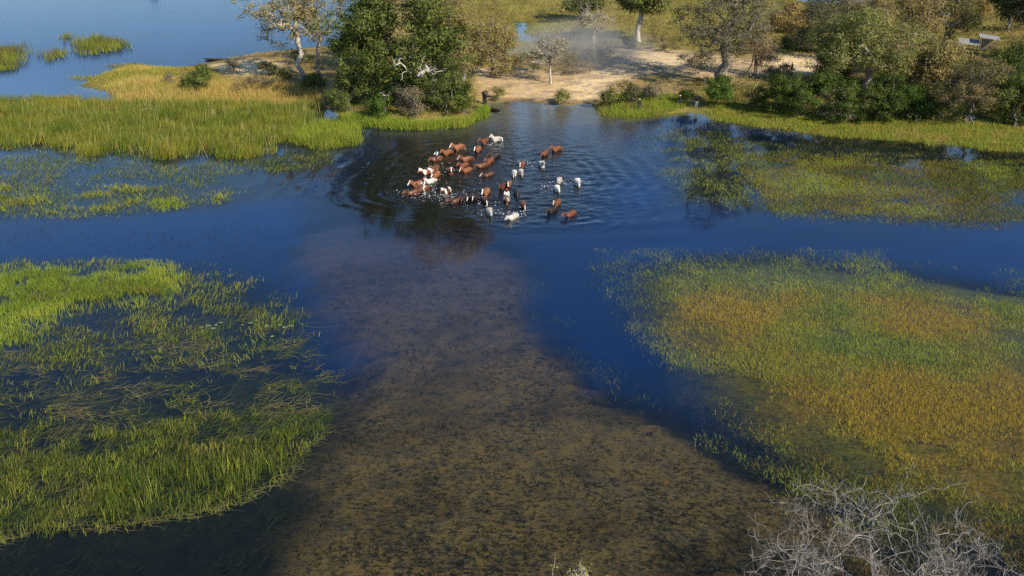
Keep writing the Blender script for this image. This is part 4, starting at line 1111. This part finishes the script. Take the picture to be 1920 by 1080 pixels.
RIDERS = {5: ('white', 'navy', 'black', "rearmost rider in white shirt and dark cap on a chestnut horse"),
          19: ('white', 'cream', 'red', "rider in white shirt and red cap on the left flank"),
          21: ('black', 'black', 'black', "rider in dark clothes on the brown and white horse in the splashes"),
          31: ('white', 'khaki', 'red', "central rider in white shirt facing the camera at the front")}
rh = random.Random(8)
for k, (hx, hy, hd, ct, ps, lb) in enumerate(HORSES):
    X, Y = HPOS[k]
    zb = min(max(zat(X, Y), -.95), -.45) - .06
    if ps == 'swim': zb = -1.04
    sc = rh.uniform(.96, 1.08)
    body, mane, tail = horse_parts(ct, ps)
    o = link("horse", body, loc=(X, Y, zb))
    o.scale = (sc,) * 3
    # heading 0: facing the camera (local -y), 90: facing left
    o.rotation_euler = (0, 0, -math.radians(hd * .62 + rh.uniform(-8, 8)))
    tag(o, lb, "horse", "horses crossing the water")
    link("mane", mane, o); link("tail", tail, o)
    if k in RIDERS:
        a, b_, c_, l_ = RIDERS[k]
        person('ride', (X, Y, zb + 1.50 * sc), o.rotation_euler.z, a, b_, c_, l_, "riders driving the herd")

PG = "people standing on the bank"
for px, py, ps, rz, a, b_, c_, l_ in [
    (1198, 211, 'stand', .3, 'black', 'navy', 'cream', "person in black jacket and pale cap standing in the shore grass"),
    (1274, 203, 'stand', -.4, 'black', 'navy', 'cream', "person in dark jacket and pale cap standing on the bare bank edge"),
    (1305, 206, 'stand', .2, 'black', 'grey', 'black', "person in grey trousers half in shade beside the vivid green bush"),
    (1484, 137, 'stride', -1.2, 'brown', 'brown', 'brown', "person in brown clothes walking on the right sandy patch"),
    (1559, 141, 'stride', -1.3, 'khaki', 'brown', 'brown', "person in khaki top walking ahead at the right end of the sand")]:
    X, Y = G(px, py, .5); zz = zat(X, Y); X, Y = G(px, py, zz)
    person(ps, (X, Y, zat(X, Y)), rz, a, b_, c_, l_, PG, 1.04)

# ------------------------------------------------------------------ splashes
rr = np.random.default_rng(77)
def splash(px, py, n, sx, sy, h_):
    c_ = G(px, py)
    n = int(n * .6)
    P_ = c_ + rr.normal(0, 1, (n, 2)) * np.array([sx, sy])
    z_ = np.abs(rr.normal(0, h_, n)) + .01
    return np.column_stack([P_, z_])
S = [splash(812, 366, 70, 1.2, 1.0, .10), splash(836, 367, 150, 1.4, 1.0, .16), splash(856, 372, 70, 1.0, .9, .12), splash(790, 364, 60, 1.0, .7, .06), splash(770, 362, 50, .9, .5, .04), splash(838, 318, 60, .6, 1.4, .08),
     splash(866, 280, 60, .8, .6, .06), splash(931, 270, 60, .8, .5, .06), splash(908, 272, 40, .5, .5, .05), splash(918, 398, 60, 1.2, .5, .10), splash(958, 402, 80, 1.3, .5, .12), splash(1048, 342, 50, 1.0, .8, .08), splash(1088, 344, 50, 1.0, .6, .08),
     splash(1010, 308, 40, 1.0, .6, .07), splash(985, 305, 30, .8, .5, .06), splash(1036, 350, 40, .8, .8, .07), splash(905, 384, 40, .9, .7, .08)]
S = np.concatenate(S)
oc = np.array([(1, 0, 0), (0, 1, 0), (-1, 0, 0), (0, -1, 0), (0, 0, 1), (0, 0, -1)], float)
of = np.array([(0, 1, 4), (1, 2, 4), (2, 3, 4), (3, 0, 4), (1, 0, 5), (2, 1, 5), (3, 2, 5), (0, 3, 5)])
sz = rr.uniform(.012, .032, len(S))
V = S[:, None] + oc[None] * sz[:, None, None] * rr.uniform(.5, 2.2, (len(S), 1, 3)) * np.array([2.0, 1.1, .6])
m, nt, out, N, L = nodes_mat("white_spray")
p = N("BsdfPrincipled"); p.inputs["Base Color"].default_value = (.8, .82, .84, 1); p.inputs["Roughness"].default_value = .4; L(p.outputs[0], out.inputs[0])
o = link("splash", mesh_np("splash", V.reshape(-1, 3), (np.arange(len(S))[:, None, None] * 6 + of[None]).reshape(-1, 3), smooth=True), mat=m)
tag(o, "white splashes thrown up by the wading horses", "splash", kind="stuff")

# ------------------------------------------------------------------ lily pads, canoe, driftwood, hut
m_pad = rough_mat("lily_pad", (.10, .15, .05), (.22, .26, .10), 6, .4, .1)
def pad_mesh():
    a = np.linspace(.25, 2 * math.pi - .25, 18)
    rim = np.column_stack([np.cos(a), np.sin(a), .03 * np.sin(a * 3)])
    V = np.concatenate([[(0, 0, 0)], rim, rim * .97 - np.array([0, 0, .03])])
    T = [(0, i, i + 1) for i in range(1, 18)]
    Qd = [(i, i + 18, i + 19, i + 1) for i in range(1, 18)]
    return mesh_np("lily_pad", V, T, Qd)
pm = pad_mesh()
for k, (px, py) in enumerate([(378, 614), (392, 611), (401, 616), (385, 618), (405, 610), (470, 606), (482, 602), (525, 610), (534, 614), (546, 612), (500, 612), (455, 610), (415, 606), (510, 632)]):
    X, Y = G(px, py)
    o = link("lily_pad", pm, mat=m_pad, loc=(X, Y, .02 + .004 * k))
    s_ = rh.uniform(.10, .2); o.scale = (s_, s_, .5); o.rotation_euler = (0, 0, rh.uniform(0, 6))
    tag(o, "pale green lily pad floating in the near left marsh", "lily pad", "lily pads in the near left marsh")

m_wood = rough_mat("dark_wet_wood", (.018, .014, .012), (.05, .04, .032), 5, .5)
m_grey = rough_mat("weathered_wood", (.10, .085, .07), (.20, .175, .15), 5, .8)
def canoe(name, px, py, rz, ln, label):
    """dug-out hull: outer and inner skins joined along the gunwale"""
    nx, nc = 15, 9
    V = []
    for s_ in (1.0, .82):
        for i in range(nx):
            t = i / (nx - 1) * 2 - 1
            hw = .34 * (1 - abs(t) ** 2.6) * s_ + .02
            for j in range(nc):
                a = math.pi * j / (nc - 1)
                V.append((t * ln / 2 * (1 if s_ == 1 else .95), -math.cos(a) * hw, .38 + .10 * t * t - math.sin(a) * (.40 * (1 - .45 * t * t)) * s_))
    Fq = []
    for l in range(2):
        for i in range(nx - 1):
            for j in range(nc - 1):
                a = l * nx * nc + i * nc + j
                Fq.append((a, a + 1, a + nc + 1, a + nc))
    for i in range(nx - 1):
        for j in (0, nc - 1):
            a = i * nc + j
            Fq.append((a, a + nc, a + nc + nx * nc, a + nx * nc))
    X, Y = G(px, py)
    o = link(name, mesh_np(name, np.array(V), quads=Fq, smooth=True), mat=m_wood, loc=(X, Y, max(zat(X, Y), -.12)))
    o.rotation_euler = (0, 0, rz)
    bm_V, bm_F = tubes([np.array([(-ln * .12, -.3, .34), (-ln * .12, .3, .34)])], [np.array([.05, .05])], 4)
    link("seat", mesh_np("seat", bm_V, quads=bm_F), o, m_grey)
    return tag(o, label, "canoe")
canoe("canoe", 406, 113, math.radians(-8), 4.6, "dark dugout canoe drawn up at the back of the left spit")
canoe("canoe", 921, 207, math.radians(-48), 4.0, "dark dugout canoe lying beside the driftwood stump at the landing")
o = tree("driftwood", 906, 196, 3.2, 1.2, 1.0, 1.6, [], "dark driftwood stump with broken roots at the left of the landing", cat="driftwood", n_t=16, n_each=0, bark=m_wood, seed=130, trunk_r=.32, r_tip=.08, crook=.4, fork=.4, stems=2)

# hut with two roofs
X, Y = G(1838, 97, .9); zz = zat(X, Y)
hut = tag(link("hut", None, loc=(X, Y, zz)), "small open hut with two pale slanted roofs in the right-hand wood", "hut")
hut.rotation_euler = (0, 0, math.radians(-14))
m_roof = rough_mat("pale_sheet_roof", (.20, .20, .21), (.36, .355, .35), 3, .6)
def boxm(name, sx, sy, sz, parent, mat, loc, rot=(0, 0, 0)):
    s = np.array([(a, b, c_) for a in (-.5, .5) for b in (-.5, .5) for c_ in (-.5, .5)]) * np.array([sx, sy, sz])
    me = mesh_np(name, s, quads=[(0, 1, 3, 2), (4, 6, 7, 5), (0, 4, 5, 1), (2, 3, 7, 6), (0, 2, 6, 4), (1, 5, 7, 3)])
    o = link(name, me, parent, mat, loc); o.rotation_euler = rot
    return o
def corrugated(name, sx, sy, parent, loc, rot):
    n = 28
    u = np.linspace(-.5, .5, n); zc = .03 * np.where(np.arange(n) % 2 == 0, 1, -1)
    V = np.array([(a * sx, b * sy, c_ + dz) for dz in (0, -.02) for b in (-.5, .5) for a, c_ in zip(u, zc)])
    Fq = [(l * 2 * n + i, l * 2 * n + i + 1, l * 2 * n + n + i + 1, l * 2 * n + n + i) for l in (0, 1) for i in range(n - 1)]
    o = link(name, mesh_np(name, V, quads=Fq), parent, m_roof, loc); o.rotation_euler = rot
    return o
corrugated("roof", 3.6, 2.6, hut, (1.1, 0, 2.75), (math.radians(9), math.radians(7), 0))
corrugated("roof", 3.8, 2.8, hut, (-2.2, .2, 1.75), (math.radians(14), math.radians(5), 0))
for a, b in ((-.4, -1.1), (2.5, -1.1), (-.4, 1.1), (2.5, 1.1)):
    boxm("post", .14, .14, 2.7, hut, m_grey, (a, b, 1.3))
for a, b in ((-3.8, -1.0), (-3.8, 1.2)):
    boxm("post", .12, .12, 1.7, hut, m_grey, (a, b, .8))
for k in range(7):
    boxm("plank", .27, .05, 2.0, hut, m_grey, (.0 + k * .31, 1.0 + .006 * (k % 2), 1.2))
boxm("bench", 2.0, .4, .07, hut, m_grey, (1.0, .3, .5))
# pale stone in the shore grass
rr = np.random.default_rng(4)
a = np.linspace(0, 2 * math.pi, 10, endpoint=False)
V = np.array([(math.cos(t) * s_ * rr.uniform(.85, 1.1), math.sin(t) * s_ * .6, z_) for s_, z_ in ((.35, -.05), (.42, .10), (.28, .26)) for t in a] + [(0, 0, .31)])
Fq = [(l * 10 + i, l * 10 + (i + 1) % 10, l * 10 + 10 + (i + 1) % 10, l * 10 + 10 + i) for l in (0, 1) for i in range(10)]
X, Y = G(1821, 236)
o = link("stone", mesh_np("stone", V, [(20 + i, 20 + (i + 1) % 10, 30) for i in range(10)], Fq, smooth=True), mat=rough_mat("pale_stone", (.5, .5, .5), (.7, .7, .68), 6), loc=(X, Y, zat(X, Y) + .1))
tag(o, "small pale stone lying in the right shore grass", "stone")
# dust kicked up behind the herd
X, Y = G(1085, 118)
def dust_mesh():
    """closed lumpy dome"""
    nu, nv = 20, 9
    V = [(0, 0, 7.5)]
    for j in range(1, nv):
        f = j / (nv - 1) * 1.75
        for i in range(nu):
            t = 2 * math.pi * i / nu
            V.append((math.cos(t) * math.sin(min(f, 1.57)) * 17, math.sin(t) * math.sin(min(f, 1.57)) * 22, math.cos(f) * 7.5))
    V.append((0, 0, -1.6))
    T = [(0, 1 + i, 1 + (i + 1) % nu) for i in range(nu)] + [(len(V) - 1, 1 + (nv - 2) * nu + (i + 1) % nu, 1 + (nv - 2) * nu + i) for i in range(nu)]
    Qd = [(1 + j * nu + i, 1 + (j + 1) * nu + i, 1 + (j + 1) * nu + (i + 1) % nu, 1 + j * nu + (i + 1) % nu) for j in range(nv - 2) for i in range(nu)]
    return mesh_np("dust", np.array(V, float), T, Qd)
m, nt, out, N, L = nodes_mat("drifting_dust")
tc = N("TexCoord"); mp = N("Mapping"); mp.inputs["Scale"].default_value = (1 / 17, 1 / 22, 1 / 7.5); L(tc.outputs["Object"], mp.inputs[0])
ln = N("VectorMath", operation='LENGTH'); L(mp.outputs[0], ln.inputs[0])
fall = math_node(N, L, 'SUBTRACT', 1.0, ln.outputs["Value"], True)
nz = N("TexNoise"); nz.inputs["Scale"].default_value = .16; nz.inputs["Detail"].default_value = 3; L(tc.outputs["Object"], nz.inputs["Vector"])
dn = math_node(N, L, 'MULTIPLY', math_node(N, L, 'SUBTRACT', nz.outputs["Fac"], .36, True), fall)
pv = N("VolumePrincipled"); pv.inputs["Color"].default_value = (.95, .86, .72, 1); pv.inputs["Anisotropy"].default_value = .2
L(math_node(N, L, 'MULTIPLY', dn, .6), pv.inputs["Density"]); L(pv.outputs[0], out.inputs["Volume"])
tag(link("dust", dust_mesh(), mat=m, loc=(X, Y, .6)), "thin pale dust drifting over the landing behind the herd", kind="stuff")
open("/tmp/tris.txt", "w").write(str({o.name: len(o.data.loops) - 2 * len(o.data.polygons) for o in bpy.data.objects if o.type == 'MESH' and len(o.data.polygons) > 20000}) + str(sum(len(o.data.loops) - 2 * len(o.data.polygons) for o in bpy.data.objects if o.type == 'MESH')))
print("TRIS", sum(len(o.data.loops) - 2 * len(o.data.polygons) for o in bpy.data.objects if o.type == 'MESH'))
